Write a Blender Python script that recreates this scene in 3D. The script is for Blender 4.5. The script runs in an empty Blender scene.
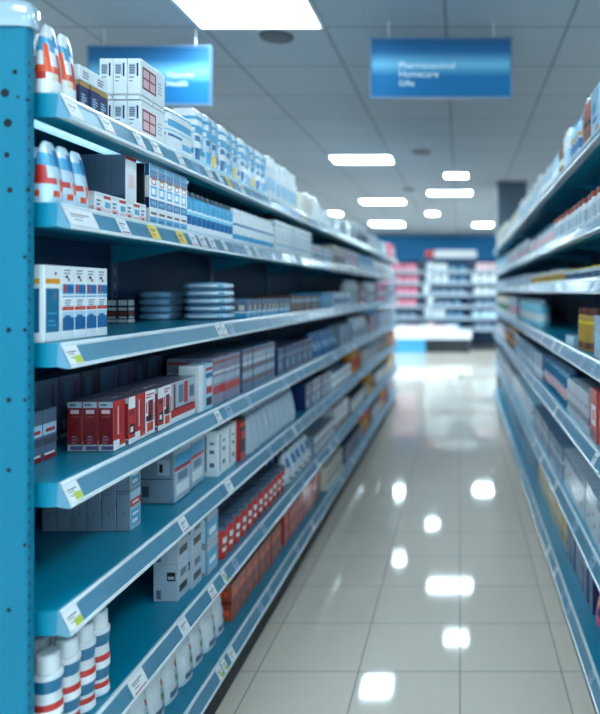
import bpy, math, random
R = random.Random(7)
C = bpy.context.scene.collection
scene = bpy.context.scene

# ------------------------------------------------------------------ materials
def lin(c):
    return tuple((x / 255 / 12.92) if x / 255 <= 0.04045 else ((x / 255 + 0.055) / 1.055) ** 2.4 for x in c)
MATS = {}
def mat(name, rgb, rough=0.4, metal=0.0, spec=0.5, coat=0.0, emit=None, strength=0.0, trans=0.0, noise=0.06, nscale=30.0, alpha=1.0):
    if name in MATS: return MATS[name]
    m = bpy.data.materials.new(name); m.use_nodes = True
    nt = m.node_tree; b = nt.nodes['Principled BSDF']
    col = lin(rgb) + (1,)
    b.inputs['Base Color'].default_value = col
    b.inputs['Roughness'].default_value = rough
    b.inputs['Metallic'].default_value = metal
    b.inputs['Specular IOR Level'].default_value = spec
    b.inputs['Coat Weight'].default_value = coat
    b.inputs['Coat Roughness'].default_value = 0.12
    b.inputs['Transmission Weight'].default_value = trans
    b.inputs['Alpha'].default_value = alpha
    if emit:
        b.inputs['Emission Color'].default_value = tuple(emit) + (1,)
        b.inputs['Emission Strength'].default_value = strength
    elif noise:
        tc = nt.nodes.new('ShaderNodeTexCoord'); n = nt.nodes.new('ShaderNodeTexNoise')
        n.inputs['Scale'].default_value = nscale; n.inputs['Detail'].default_value = 3
        nt.links.new(tc.outputs['Object'], n.inputs['Vector'])
        mx = nt.nodes.new('ShaderNodeMixRGB'); mx.blend_type = 'MULTIPLY'
        mr = nt.nodes.new('ShaderNodeMapRange')
        mr.inputs['To Min'].default_value = 1 - noise * 2; mr.inputs['To Max'].default_value = 1 + noise
        nt.links.new(n.outputs['Fac'], mr.inputs['Value'])
        mx.inputs['Fac'].default_value = 1; mx.inputs['Color1'].default_value = col
        nt.links.new(mr.outputs['Result'], mx.inputs['Color2'])
        nt.links.new(mx.outputs['Color'], b.inputs['Base Color'])
    MATS[name] = m
    return m

mat('post_blue', (0, 119, 150), 0.5, spec=0.3, nscale=4)
mat('shelf_teal', (0, 132, 164), 0.3, spec=0.45, nscale=5)
mat('panel_navy', (8, 52, 92), 0.5, nscale=3)
mat('kick_dark', (26, 30, 40), 0.6)
mat('hole_dark', (4, 18, 34), 0.8)
mat('rail_bead', (230, 240, 246), 0.25, metal=0.0, spec=0.6)
mat('rail_face', (92, 148, 176), 0.28, metal=0.1, spec=0.6, coat=0.2)
mat('paper', (238, 240, 244), 0.5)
mat('paper_grey', (160, 186, 212), 0.45)
mat('paper_yellow', (240, 214, 120), 0.5)
mat('lime', (190, 205, 80), 0.5)
mat('ink', (40, 46, 66), 0.5)
mat('ink_pink', (214, 90, 120), 0.5)
mat('cap_plastic', (168, 190, 208), 0.15, spec=0.8, coat=0.8)
for n, c in dict(white=(236, 240, 244), offwhite=(214, 220, 226), cream=(226, 216, 196), grey=(128, 146, 164), lightgrey=(176, 190, 204),
                 darkgrey=(62, 76, 94), slate=(84, 104, 128), red=(196, 44, 40), darkred=(128, 22, 32), orange=(232, 84, 40), amber=(238, 160, 36),
                 gold=(196, 150, 60), yellow=(236, 200, 50), navy=(18, 40, 96), blue=(16, 104, 166), sky=(66, 166, 212), cyan=(130, 208, 232),
                 paleblue=(178, 214, 236), teal=(16, 110, 150), black=(22, 24, 34), brown=(120, 70, 50), rust=(164, 72, 50), pink=(226, 96, 130),
                 palepink=(232, 190, 196), purple=(92, 84, 124), mauve=(146, 140, 164), green=(70, 140, 96), steel=(92, 120, 150)).items():
    mat(n, c, 0.32, spec=0.5, coat=0.25)
mat('film', (140, 186, 214), 0.12, spec=0.9, coat=0.8)
mat('film_light', (196, 222, 240), 0.15, spec=0.8, coat=0.6)
mat('panel_light', (255, 255, 255), emit=(0.70, 0.91, 1.0), strength=23.0)
mat('panel_light_soft', (255, 255, 255), emit=(0.70, 0.91, 1.0), strength=12.0)
mat('tube_light', (255, 255, 255), emit=(0.35, 0.75, 1.0), strength=0.45)
mat('metal_white', (206, 212, 218), 0.35, metal=0.2)
mat('speaker_grey', (66, 74, 84), 0.6)

# ------------------------------------------------------------------ mesh building
class MB:
    def __init__(s): s.v = []; s.f = []; s.m = []; s.slots = []; s.key = {}
    def slot(s, n):
        if n not in s.slots: s.slots.append(n)
        return s.slots.index(n)
    def vert(s, p):
        k = (round(p[0], 5), round(p[1], 5), round(p[2], 5))
        if k not in s.key: s.key[k] = len(s.v); s.v.append(p)
        return s.key[k]
    def face(s, pts, m):
        ids = []
        for p in pts:
            i = s.vert(p)
            if i not in ids: ids.append(i)
        if len(ids) >= 3: s.f.append(ids); s.m.append(s.slot(m))
    def quad(s, a, b, c, d, m): s.face([a, b, c, d], m)
    def box(s, x0, x1, y0, y1, z0, z1, m):
        P = lambda i, j, k: ((x0, x1)[i], (y0, y1)[j], (z0, z1)[k])
        for q in (((0,0,0),(0,1,0),(1,1,0),(1,0,0)), ((0,0,1),(1,0,1),(1,1,1),(0,1,1)), ((0,0,0),(1,0,0),(1,0,1),(0,0,1)),
                  ((1,1,0),(0,1,0),(0,1,1),(1,1,1)), ((0,1,0),(0,0,0),(0,0,1),(0,1,1)), ((1,0,0),(1,1,0),(1,1,1),(1,0,1))):
            s.quad(*[P(*t) for t in q], m)
    def extrude_y(s, prof, y0, y1, mats, cap='white'):
        # prof: closed list of (x,z) counter-clockwise seen from -y ; mats per segment
        n = len(prof)
        for i in range(n):
            a, b = prof[i], prof[(i + 1) % n]
            s.quad((a[0], y0, a[1]), (b[0], y0, b[1]), (b[0], y1, b[1]), (a[0], y1, a[1]), mats[i % len(mats)])
        s.face([(p[0], y0, p[1]) for p in prof], cap); s.face([(p[0], y1, p[1]) for p in reversed(prof)], cap)
    def grid(s, o, du, dv, prints, base):
        # rectangle o + u*du + v*dv split at the edges of the prints (u0,v0,u1,v1,mat)
        us = sorted({0.0, 1.0} | {min(max(p[i], 0), 1) for p in prints for i in (0, 2)})
        vs = sorted({0.0, 1.0} | {min(max(p[i], 0), 1) for p in prints for i in (1, 3)})
        P = lambda u, v: tuple(o[k] + u * du[k] + v * dv[k] for k in range(3))
        for i in range(len(us) - 1):
            for j in range(len(vs) - 1):
                cu, cv = (us[i] + us[i + 1]) / 2, (vs[j] + vs[j + 1]) / 2
                m = base
                for p in prints:
                    if p[0] < cu < p[2] and p[1] < cv < p[3]: m = p[4]
                s.quad(P(us[i], vs[j]), P(us[i + 1], vs[j]), P(us[i + 1], vs[j + 1]), P(us[i], vs[j + 1]), m)
    def carton(s, w, d, h, base, F=(), E=(), T=(), z=0.0, ch=0.0012, side=None):
        x0, x1, y0, y1, z0, z1 = -d / 2, d / 2, -w / 2, w / 2, z, z + h
        side = side or base
        c = ch
        s.grid((x1, y0 + c, z0 + c), (0, w - 2 * c, 0), (0, 0, h - 2 * c), F, base)
        s.grid((x0, y1 - c, z0 + c), (0, -(w - 2 * c), 0), (0, 0, h - 2 * c), [], base)
        s.grid((x0 + c, y0, z0 + c), (d - 2 * c, 0, 0), (0, 0, h - 2 * c), E, side)
        s.grid((x1 - c, y1, z0 + c), (-(d - 2 * c), 0, 0), (0, 0, h - 2 * c), E, side)
        s.grid((x0 + c, y0 + c, z1), (d - 2 * c, 0, 0), (0, w - 2 * c, 0), T, side)
        s.grid((x0 + c, y1 - c, z0), (d - 2 * c, 0, 0), (0, -(w - 2 * c), 0), [], side)
        # chamfers
        a = c
        for (sx, X) in ((-1, x0), (1, x1)):
            for (sy, Y) in ((-1, y0), (1, y1)):
                q = [(X, Y - sy * a, z0 + a), (X - sx * a, Y, z0 + a), (X - sx * a, Y, z1 - a), (X, Y - sy * a, z1 - a)]
                s.face(q if sx * sy > 0 else q[::-1], side)
            for (sz, Z) in ((-1, z0), (1, z1)):
                q = [(X, y0 + a, Z - sz * a), (X - sx * a, y0 + a, Z), (X - sx * a, y1 - a, Z), (X, y1 - a, Z - sz * a)]
                s.face(q if sx * sz < 0 else q[::-1], side)
        for (sy, Y) in ((-1, y0), (1, y1)):
            for (sz, Z) in ((-1, z0), (1, z1)):
                q = [(x0 + a, Y, Z - sz * a), (x0 + a, Y - sy * a, Z), (x1 - a, Y - sy * a, Z), (x1 - a, Y, Z - sz * a)]
                s.face(q if sy * sz > 0 else q[::-1], side)
                for (sx, X) in ((-1, x0), (1, x1)):
                    q = [(X, Y - sy * a, Z - sz * a), (X - sx * a, Y, Z - sz * a), (X - sx * a, Y - sy * a, Z)]
                    s.face(q, side)
    def loft(s, secs, seg, mf, e=2.0):
        # secs: (z, ax, ay[, cx, cy, exponent]) ; mf(theta 0..1, zmid) -> material
        rings = []
        for q in secs:
            z, ax, ay = q[:3]; cx, cy = (q[3], q[4]) if len(q) > 3 else (0, 0); ex = q[5] if len(q) > 5 else e
            ring = []
            for k in range(seg):
                t = 2 * math.pi * k / seg; c, n = math.cos(t), math.sin(t)
                ring.append((cx + ax * math.copysign(abs(c) ** (2 / ex), c), cy + ay * math.copysign(abs(n) ** (2 / ex), n), z))
            rings.append(ring)
        g = mf if callable(mf) else (lambda t, z: mf)
        for i in range(len(rings) - 1):
            zm = (secs[i][0] + secs[i + 1][0]) / 2
            for k in range(seg):
                k2 = (k + 1) % seg
                s.quad(rings[i][k], rings[i][k2], rings[i + 1][k2], rings[i + 1][k], g((k + 0.5) / seg, zm))
        s.face(rings[0][::-1], g(0, secs[0][0])); s.face(rings[-1], g(0, secs[-1][0]))
    def build(s, name, parent=None, smooth=False):
        me = bpy.data.meshes.new(name); me.from_pydata(s.v, [], s.f)
        for n in s.slots: me.materials.append(MATS[n])
        me.polygons.foreach_set('material_index', s.m)
        if smooth:
            me.polygons.foreach_set('use_smooth', [True] * len(s.f))
        me.update()
        o = bpy.data.objects.new(name, me); C.objects.link(o); o.parent = parent
        if smooth and hasattr(me, 'set_sharp_from_angle'): me.set_sharp_from_angle(angle=math.radians(42))
        return o

def empty(name, loc=(0, 0, 0)):
    o = bpy.data.objects.new(name, None); C.objects.link(o); o.location = loc; o.empty_display_size = 0.05
    return o
def tag(o, label, cat, group=None, kind=None):
    if label: o['label'] = label
    if cat: o['category'] = cat
    if group: o['group'] = group
    if kind: o['kind'] = kind
    return o
def struct(o): o['kind'] = 'structure'; return o
KIDS = {}
def copy_tree(o, parent=None):
    c = o.copy(); C.objects.link(c); c.parent = parent
    for ch in KIDS.get(o.name, []):
        copy_sub(ch, c)
    return c
def copy_sub(o, parent):
    c = o.copy(); C.objects.link(c); c.parent = parent
    for ch in KIDS.get(o.name, []): copy_sub(ch, c)
def note(o, parent): KIDS.setdefault(parent.name, []).append(o); return o

ORD = 'first second third fourth fifth sixth seventh eighth ninth tenth eleventh twelfth thirteenth fourteenth fifteenth sixteenth seventeenth eighteenth nineteenth twentieth twenty-first twenty-second twenty-third twenty-fourth twenty-fifth twenty-sixth twenty-seventh twenty-eighth twenty-ninth thirtieth'.split()

# ------------------------------------------------------------------ room
CEIL = 3.0; TILE = 0.4; GR = 0.69
XL, XR, YN, YF = -7.5, 7.5, -6.0, 19.0

def tile_mat(name, sx, ox, oy, base, grout, gw, rough, bump_rough=0.02, spec=0.5, speckle=0.03, coat=0):
    m = bpy.data.materials.new(name); m.use_nodes = True; nt = m.node_tree; L = nt.links; N = nt.nodes
    b = N['Principled BSDF']; tc = N.new('ShaderNodeTexCoord'); sep = N.new('ShaderNodeSeparateXYZ')
    L.new(tc.outputs['Object'], sep.inputs[0])
    def mth(op, a, v=None, w=None):
        n = N.new('ShaderNodeMath'); n.operation = op
        for i, q in enumerate((a, v, w)):
            if q is None: continue
            if isinstance(q, (int, float)): n.inputs[i].default_value = q
            else: L.new(q, n.inputs[i])
        return n.outputs[0]
    ds, cells = [], []
    for ax, off in (('X', ox), ('Y', oy)):
        q = mth('DIVIDE', mth('SUBTRACT', sep.outputs[ax], off), sx)
        fr = mth('FRACT', q); cells.append(mth('FLOOR', q))
        ds.append(mth('MULTIPLY', mth('MINIMUM', fr, mth('SUBTRACT', 1.0, fr)), sx))
    d = mth('MINIMUM', ds[0], ds[1])
    mask = mth('LESS_THAN', d, gw)
    cv = N.new('ShaderNodeCombineXYZ'); L.new(cells[0], cv.inputs[0]); L.new(cells[1], cv.inputs[1])
    wn = N.new('ShaderNodeTexWhiteNoise'); L.new(cv.outputs[0], wn.inputs['Vector'])
    ns = N.new('ShaderNodeTexNoise'); ns.inputs['Scale'].default_value = 6; ns.inputs['Detail'].default_value = 6
    L.new(tc.outputs['Object'], ns.inputs['Vector'])
    val = mth('ADD', mth('MULTIPLY', wn.outputs['Value'], speckle), mth('ADD', mth('MULTIPLY', ns.outputs['Fac'], speckle * 1.5), 1 - speckle * 1.4))
    mul = N.new('ShaderNodeMixRGB'); mul.blend_type = 'MULTIPLY'; mul.inputs['Fac'].default_value = 1
    mul.inputs['Color1'].default_value = lin(base) + (1,); L.new(val, mul.inputs['Color2'])
    mix = N.new('ShaderNodeMixRGB'); L.new(mask, mix.inputs['Fac']); L.new(mul.outputs[0], mix.inputs['Color1'])
    mix.inputs['Color2'].default_value = lin(grout) + (1,)
    L.new(mix.outputs[0], b.inputs['Base Color'])
    L.new(mth('ADD', mth('MULTIPLY', mask, 0.5), mth('ADD', mth('MULTIPLY', ns.outputs['Fac'], bump_rough), rough)), b.inputs['Roughness'])
    b.inputs['Specular IOR Level'].default_value = spec
    b.inputs['Coat Weight'].default_value = coat; b.inputs['Coat Roughness'].default_value = 0.05
    bp = N.new('ShaderNodeBump'); bp.inputs['Strength'].default_value = 0.15; bp.inputs['Distance'].default_value = 0.002
    L.new(mth('SUBTRACT', 1.0, mask), bp.inputs['Height']); L.new(bp.outputs[0], b.inputs['Normal'])
    MATS[name] = m
    return m
tile_mat('floor_tile', TILE, 0.0, 3.56, (232, 218, 204), (134, 128, 124), 0.0024, 0.035, 0.03, spec=0.55, coat=0.0)
tile_mat('ceiling_tile', GR, -0.08, 3.98, (158, 168, 178), (122, 132, 142), 0.009, 0.85, 0.05, spec=0.2, speckle=0.05)
mat('wall_paint', (176, 190, 200), 0.7, nscale=3)
mat('wall_blue', (0, 144, 210), 0.5, nscale=2)

def slab(name, x0, x1, y0, y1, z0, z1, m):
    b = MB(); b.box(x0, x1, y0, y1, z0, z1, m); return struct(b.build(name))
slab('floor', XL, XR, YN, YF, -0.1, 0, 'floor_tile')
slab('ceiling', XL, XR, YN, YF, CEIL, CEIL + 0.1, 'ceiling_tile')
slab('wall_back', XL, XR, YF, YF + 0.1, 0, CEIL, 'wall_blue')
slab('wall_left', XL - 0.1, XL, YN, YF, 0, CEIL, 'wall_paint')
slab('wall_right', XR, XR + 0.1, YN, YF, 0, CEIL, 'wall_paint')
slab('baseboard_back', XL, XR, YF - 0.02, YF, 0, 0.1, 'kick_dark')
slab('square_pillar_1', 0.52, 0.92, 9.62, 10.0, 0, CEIL, 'darkgrey')           # square pillar after the right run

# ceiling lights: (x0,x1,y0,y1)
def light_panel(x0, x1, y0, y1, label, m='panel_light'):
    t = tag(empty('ceiling_light', ((x0 + x1) / 2, (y0 + y1) / 2, CEIL)), label, 'ceiling light', 'recessed ceiling light panels')
    hx, hy = (x1 - x0) / 2, (y1 - y0) / 2
    f = MB()
    for (a, b_, c, d) in ((-hx - .02, hx + .02, -hy - .02, -hy), (-hx - .02, hx + .02, hy, hy + .02), (-hx - .02, -hx, -hy, hy), (hx, hx + .02, -hy, hy)):
        f.box(a, b_, c, d, -0.012, 0.0, 'metal_white')
    f.build('light_frame', t)
    d = MB(); d.box(-hx, hx, -hy, hy, -0.008, -0.0005, m); d.build('diffuser', t)
LIGHTS = [(-1.46, -0.79, 3.31, 3.96, 'large bright square ceiling panel nearest the camera at the top left'),
          (-1.44, -0.78, 7.76, 8.15, 'wide bright ceiling panel left of centre, second in the left line'),
          (-1.64, -0.93, 11.5, 11.9, 'bright ceiling panel between the second and the last in the left line'),
          (-1.98, -1.27, 15.3, 16.0, 'farthest bright ceiling panel above the left end of the blue wall'),
          (-0.19, 0.09, 8.9, 9.2, 'short ceiling panel over the middle of the aisle'),
          (-0.48, 0.17, 10.5, 10.85, 'wide ceiling panel over the aisle just beyond the short one'),
          (-0.64, -0.42, 13.3, 13.7, 'small far ceiling panel left of the aisle centre'),
          (0.32, 0.72, 15.5, 16.1, 'far bright ceiling panel left of the pillar'),
          (1.0, 1.3, 15.5, 16.1, 'far ceiling panel glimpsed right of the pillar'),
          (-2.52, -2.30, 13.3, 13.7, 'small far ceiling panel just over the left shelf tops'),
          (-1.46, -0.77, -0.2, 0.4, 'added unseen ceiling panel above and left of the camera'),  # from here on: out-of-view panels added to brighten the aisle
          (0.62, 1.3, 2.0, 2.6, 'added unseen ceiling panel above the right shelves'),
          (-1.46, -0.77, -3.4, -2.8, 'added unseen ceiling panel far behind the camera on the left'),
          (0.62, 1.3, -3.4, -2.8, 'added unseen ceiling panel far behind the camera on the right'),
          (0.62, 1.3, -0.9, -0.3, 'added unseen ceiling panel behind the camera on the right'),
          ]
for q_, (cx_, nm_) in enumerate(((2.8, 'over the next aisle to the right'), (-3.6, 'over the next aisle to the left'), (5.2, 'two aisles to the right'), (-5.8, 'two aisles to the left'))):  # unseen rows over other aisles, added for more fill light
    for j_, cy_ in enumerate((-2.4, 1.2, 4.8, 8.4, 12.0, 15.6)):
        LIGHTS.append((cx_ - .34, cx_ + .34, cy_ - .34, cy_ + .34, 'added unseen ceiling panel ' + nm_ + ', ' + ['behind the camera', 'abreast of the camera', 'third', 'fourth', 'fifth', 'farthest'][j_] + ' along'))
for l in LIGHTS: light_panel(*l, m='panel_light' if l[2] > 5 and abs(l[0]) < 2.7 else 'panel_light_soft')
for (x, y, lb) in ((-1.08, 4.12, 'dark round ceiling speaker beside the large near light panel'), (-0.42, 7.55, 'dark round ceiling speaker right of the second light panel'),
                   (-0.75, 10.3, 'dark round ceiling speaker far down the aisle')):
    b = MB(); b.loft([(-0.014, 0.075, 0.075), (-0.012, 0.095, 0.095), (-0.0005, 0.1, 0.1)], 24, 'speaker_grey')
    o = b.build('ceiling_speaker', smooth=True); o.location = (x, y, CEIL); tag(o, lb, 'ceiling speaker', 'ceiling speakers')

# hanging signs
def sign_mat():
    m = bpy.data.materials.new('sign_print_glow'); m.use_nodes = True; N = m.node_tree.nodes; L = m.node_tree.links
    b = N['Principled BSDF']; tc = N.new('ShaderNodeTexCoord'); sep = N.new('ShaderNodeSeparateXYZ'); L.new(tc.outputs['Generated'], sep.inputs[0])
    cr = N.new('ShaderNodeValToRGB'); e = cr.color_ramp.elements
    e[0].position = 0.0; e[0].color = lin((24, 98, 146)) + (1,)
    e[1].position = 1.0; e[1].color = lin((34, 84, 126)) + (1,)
    for p, c in ((0.36, (28, 104, 154)), (0.56, (110, 176, 208)), (0.78, (38, 98, 144))):  # pale middle stop paints a glow band across the board
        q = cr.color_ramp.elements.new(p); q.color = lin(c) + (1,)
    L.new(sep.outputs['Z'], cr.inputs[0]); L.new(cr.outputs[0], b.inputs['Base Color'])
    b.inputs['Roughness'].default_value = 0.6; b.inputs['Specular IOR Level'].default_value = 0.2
    L.new(cr.outputs[0], b.inputs['Emission Color']); b.inputs['Emission Strength'].default_value = 0.03  # board is no lamp; faint emission added for a backlit look
    MATS['sign_print_glow'] = m
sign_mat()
mat('sign_text', (235, 244, 250), 0.4)
def text_obj(body, size, loc, m, parent, name='lettering', align='LEFT', rot=(math.pi / 2, 0, 0)):
    cu = bpy.data.curves.new(name, 'FONT'); cu.body = body; cu.size = size; cu.extrude = 0.001; cu.align_x = align
    o = bpy.data.objects.new(name, cu); C.objects.link(o); cu.materials.append(MATS[m]); o.parent = parent
    bpy.context.view_layer.update()
    me = bpy.data.meshes.new_from_object(o.evaluated_get(bpy.context.evaluated_depsgraph_get()))
    bpy.data.objects.remove(o)
    o = bpy.data.objects.new(name, me); C.objects.link(o); o.parent = parent
    o.location = loc; o.rotation_euler = rot
    return o
def hanging_sign(xc, y, z0, z1, w, lines, tx, label):
    t = tag(empty('hanging_sign', (xc, y, z0)), label, 'sign', 'blue hanging aisle signs')
    h = z1 - z0
    b = MB(); b.box(-w / 2, w / 2, -0.012, 0.012, 0, h, 'sign_print_glow'); b.build('sign_panel', t)
    f = MB(); e = 0.011
    for (a, c, d, g) in ((-w / 2 - e, w / 2 + e, -e, 0), (-w / 2 - e, w / 2 + e, h, h + e), (-w / 2 - e, -w / 2, 0, h), (w / 2, w / 2 + e, 0, h)):
        f.box(a, c, -0.016, 0.016, d, g, 'steel')
    f.build('sign_frame', t)
    for s in (-0.38, 0.38):
        r = MB(); r.loft([(h + e, 0.004, 0.004), (CEIL - z0, 0.004, 0.004)], 8, 'metal_white'); o = r.build('hanging_rod', t); o.location = (s * w, 0, 0)
    for (txt, sz, zz) in lines:
        text_obj(txt, sz, (tx, -0.0135, zz), 'sign_text', t)
k = 3.9 / 700
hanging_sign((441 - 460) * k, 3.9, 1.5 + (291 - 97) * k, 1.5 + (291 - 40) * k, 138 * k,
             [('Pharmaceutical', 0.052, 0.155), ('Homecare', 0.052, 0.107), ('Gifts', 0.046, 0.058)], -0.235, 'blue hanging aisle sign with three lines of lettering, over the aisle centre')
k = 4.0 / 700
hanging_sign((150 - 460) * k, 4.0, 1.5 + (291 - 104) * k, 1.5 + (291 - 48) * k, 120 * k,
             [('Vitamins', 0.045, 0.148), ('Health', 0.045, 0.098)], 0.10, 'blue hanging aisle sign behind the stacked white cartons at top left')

# ------------------------------------------------------------------ gondola bays
LZ = [1.925, 1.690, 1.388, 1.088, 0.812, 0.499, 0.180]      # shelf surfaces, left
RZ = [2.055, 1.755, 1.545, 1.262, 0.955, 0.590, 0.180]      # right
XF_L, XF_R = -0.835, 0.446
NB = 8
LABELP = {0: (0.11, 0.05), 1: (0.11, 0.05)}
def rail_profile():
    # local x outward; rail bottom at x=0,z=-.055; top at x=-.026,z=0
    return [(-0.030, -0.001), (-0.034, -0.050), (-0.006, -0.056), (0.0, -0.0545), (0.0, -0.0480), (-0.0038, -0.0462), (-0.0215, -0.0095), (-0.0195, -0.005), (-0.0235, 0.001)]
def bay(side, y0, zs, first, last, label, group):
    t = tag(empty('shelving_bay', (XF_L if side < 0 else XF_R, y0 + (0 if side < 0 else 1.0), 0)), label, 'shelving', group)
    if side > 0: t.rotation_euler = (0, 0, math.pi)
    top = zs[0] + 0.04
    b = MB()
    b.box(-0.425, -0.415, 0.001, 0.999, 0.06, top, 'panel_navy')
    z = 0.1
    while z < top - 0.02:
        b.box(-0.4152, -0.411, 0.02, 0.98, z, z + 0.006, 'panel_navy'); z += 0.075
    b.build('back_panel', t)
    ends = [0.0] + ([1.0] if (last if side < 0 else first) else [])
    for e in ends:
        u = MB(); w0, w1 = (0.0005, 0.03) if e == 0 else (0.97, 0.9995)
        u.box(-0.445, -0.405, w0, w1, 0.0, top + 0.02, 'slate')
        z = 0.08
        while z < top - 0.04:
            u.box(-0.4055, -0.4046, w0 + 0.01, w0 + 0.018, z, z + 0.025, 'hole_dark'); z += 0.05
        u.build('upright', t)
    kk = MB(); kk.box(-0.42, -0.035, 0.001, 0.999, 0, 0.122, 'kick_dark'); kk.build('kick_plate', t)
    for i, z in enumerate(zs):
        s = MB()
        s.extrude_y([(-0.404, -0.028), (-0.095, -0.028), (-0.090, -0.052), (-0.036, -0.052), (-0.030, -0.046), (-0.0275, -0.004), (-0.032, 0.0), (-0.404, 0.0)],
                    0.0012, 0.9988, ['shelf_teal'], 'shelf_teal')
        if i < 6:
            for yb in (0.004, 0.988):
                s.face([(-0.40, yb, -0.028), (-0.10, yb, -0.028), (-0.40, yb, -0.09)], 'shelf_teal')
                s.face([(-0.40, yb + .006, -0.028), (-0.40, yb + .006, -0.09), (-0.10, yb + .006, -0.028)], 'shelf_teal')
        so = s.build('shelf', t); so.location = (0, 0, z)
        r = MB(); p = rail_profile()
        r.extrude_y(p, 0.0015, 0.9985, ['rail_face', 'rail_bead', 'rail_bead', 'rail_bead', 'rail_bead', 'rail_face', 'rail_bead', 'rail_bead', 'rail_bead'], 'rail_face')
        ro = r.build('label_rail', so)
        # price labels
        ys = []
        if side < 0 and first: 
            ys = {0: [(.005, .055, 0), (.155, .05, 1), (.325, .045, 1), (.425, .05, 1), (.60, .045, 1), (.72, .05, 2), (.84, .05, 1), (.95, .04, 1)],
                  1: [(.005, .12, 0), (.235, .05, 1), (.41, .055, 3), (.60, .055, 3), (.70, .05, 1), (.78, .05, 1), (.87, .05, 1)],
                  2: [(.004, .055, 4), (.94, .05, 1)], 3: [(.004, .055, 4), (.93, .045, 1)], 4: [(.004, .055, 4), (.62, .05, 1)],
                  5: [(.62, .055, 0), (.87, .05, 1), (.30, .08, 1)], 6: [(.95, .04, 4)]}[i]
        else:
            y = R.uniform(0.0, 0.12)
            while y < 0.93:
                wd = R.uniform(0.04, 0.06)
                ys.append((y + .003, wd, R.choice([0, 1, 2, 2, 2, 3 if i < 3 and side < 0 else 2]))); y += R.choice([0.075, 0.13, 0.2, 0.3]) * (1 if i in (0, 1) and side < 0 else 1.9)
            if side < 0 and y0 < 2.6: ys.append((0.0, 0.035, 4 if i >= 4 else 1))
        used = []
        for (y, wd, kind) in ys:
            if any(abs(y - a) < 0.06 for a in used) or y + wd > 0.996: continue
            used.append(y)
            q = MB(); base = ['paper', 'paper', 'paper_grey', 'paper_yellow', 'paper'][kind]
            pr = [(0.15, 0.62, 0.8, 0.68, 'ink'), (0.15, 0.5, 0.6, 0.54, 'ink'), (0.2, 0.3, 0.5, 0.36, 'grey')]
            if kind == 1: pr.append((0.1, 0.04, 0.9, 0.12, 'ink_pink'))
            if kind == 4: pr.append((0.45, 0.02, 0.98, 0.42, 'lime'))
            if kind == 3: pr.append((0.1, 0.15, 0.5, 0.4, 'amber'))
            nx, nz = 0.0018 * 0.9, 0.0018 * 0.45
            q.grid((-0.0030 + nx, y, -0.0465 + nz), (0, wd, 0), (-0.0192, 0, 0.0385), pr, base)
            q.grid((-0.0030, y + wd, -0.0465), (0, -wd, 0), (-0.0192, 0, 0.0385), [], base)
            q.build('price_label', so)
    return t
places = ['nearest the camera', 'second from the camera', 'third from the camera', 'fourth from the camera', 'fifth from the camera', 'sixth from the camera', 'seventh from the camera', 'farthest from the camera']
for i in range(NB):
    bay(-1, 1.5 + i, LZ, i == 0, i == NB - 1, 'blue seven-shelf bay of the left aisle shelving, ' + places[i], 'left aisle shelving bays')
for i in range(NB):
    bay(1, 1.5 + i, RZ, i == 0, i == NB - 1, 'blue seven-shelf bay of the right aisle shelving, ' + places[i], 'right aisle shelving bays')

# perforated end panel
t = tag(empty('shelf_end_panel', (-1.09, 1.475, 0)), 'tall perforated blue end panel with white cap at the near end of the left shelving', 'shelf end panel')
b = MB()
b.carton(0.03, 0.372, 2.055, 'post_blue', ch=0.004)
zz = 0.05
while zz < 2.0:                                                    # slot row along the aisle edge
    b.box(0.1858, 0.1866, -0.010, -0.003, zz, zz + 0.008, 'panel_navy'); zz += 0.026
po = b.build('panel_sheet', t)
hb = MB()
def hole(X, Z, r):
    n = 14
    hb.face([(X + r * math.cos(2 * math.pi * i / n), -0.0156, Z + r * math.sin(2 * math.pi * i / n)) for i in range(n)], 'hole_dark')
kp = 1.46 / 700
for (px, py, r) in ((15, 72, 5.2), (5, 93, 9), (8, 123, 9), (7, 155, 6), (10, 190, 6), (28, 190, 4.5), (25, 257, 4.2), (18, 97, 3), (27, 100, 3), (9, 330, 5.5), (25, 330, 4.5),
                    (9, 400, 5.5), (25, 400, 4), (9, 470, 5), (25, 545, 4), (9, 610, 5)):
    hole((px - 460) * kp + 1.09, 1.5 + (291 - py) * kp, r * 0.001)
ho = hb.build('perforation', t); ho['kind'] = 'stuff'
cb = MB(); cb.loft([(2.052, 0.196, 0.024), (2.062, 0.199, 0.027), (2.092, 0.198, 0.026), (2.104, 0.190, 0.022), (2.110, 0.170, 0.014)], 40, 'cap_plastic', e=5)
cb.loft([(2.110, 0.16, 0.012), (2.119, 0.155, 0.009), (2.122, 0.14, 0.005)], 40, 'cap_plastic', e=5)
co = cb.build('end_cap', t, smooth=True); co['label'] = 'rounded white plastic cap'

# light tube under the top shelf
t = tag(empty('shelf_light', (-0.960, 1.52, 1.868)), 'slim lit tube light under the left top shelf at its near end', 'shelf light')
b = MB(); b.box(-0.022, 0.022, 0, 0.93, 0.014, 0.0285, 'metal_white'); b.build('light_housing', t)
b = MB(); b.extrude_y([(-0.014, 0.014), (-0.010, 0.004), (0.010, 0.004), (0.014, 0.014)], 0.01, 0.92, ['tube_light'], 'tube_light'); b.build('light_tube', t)

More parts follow.
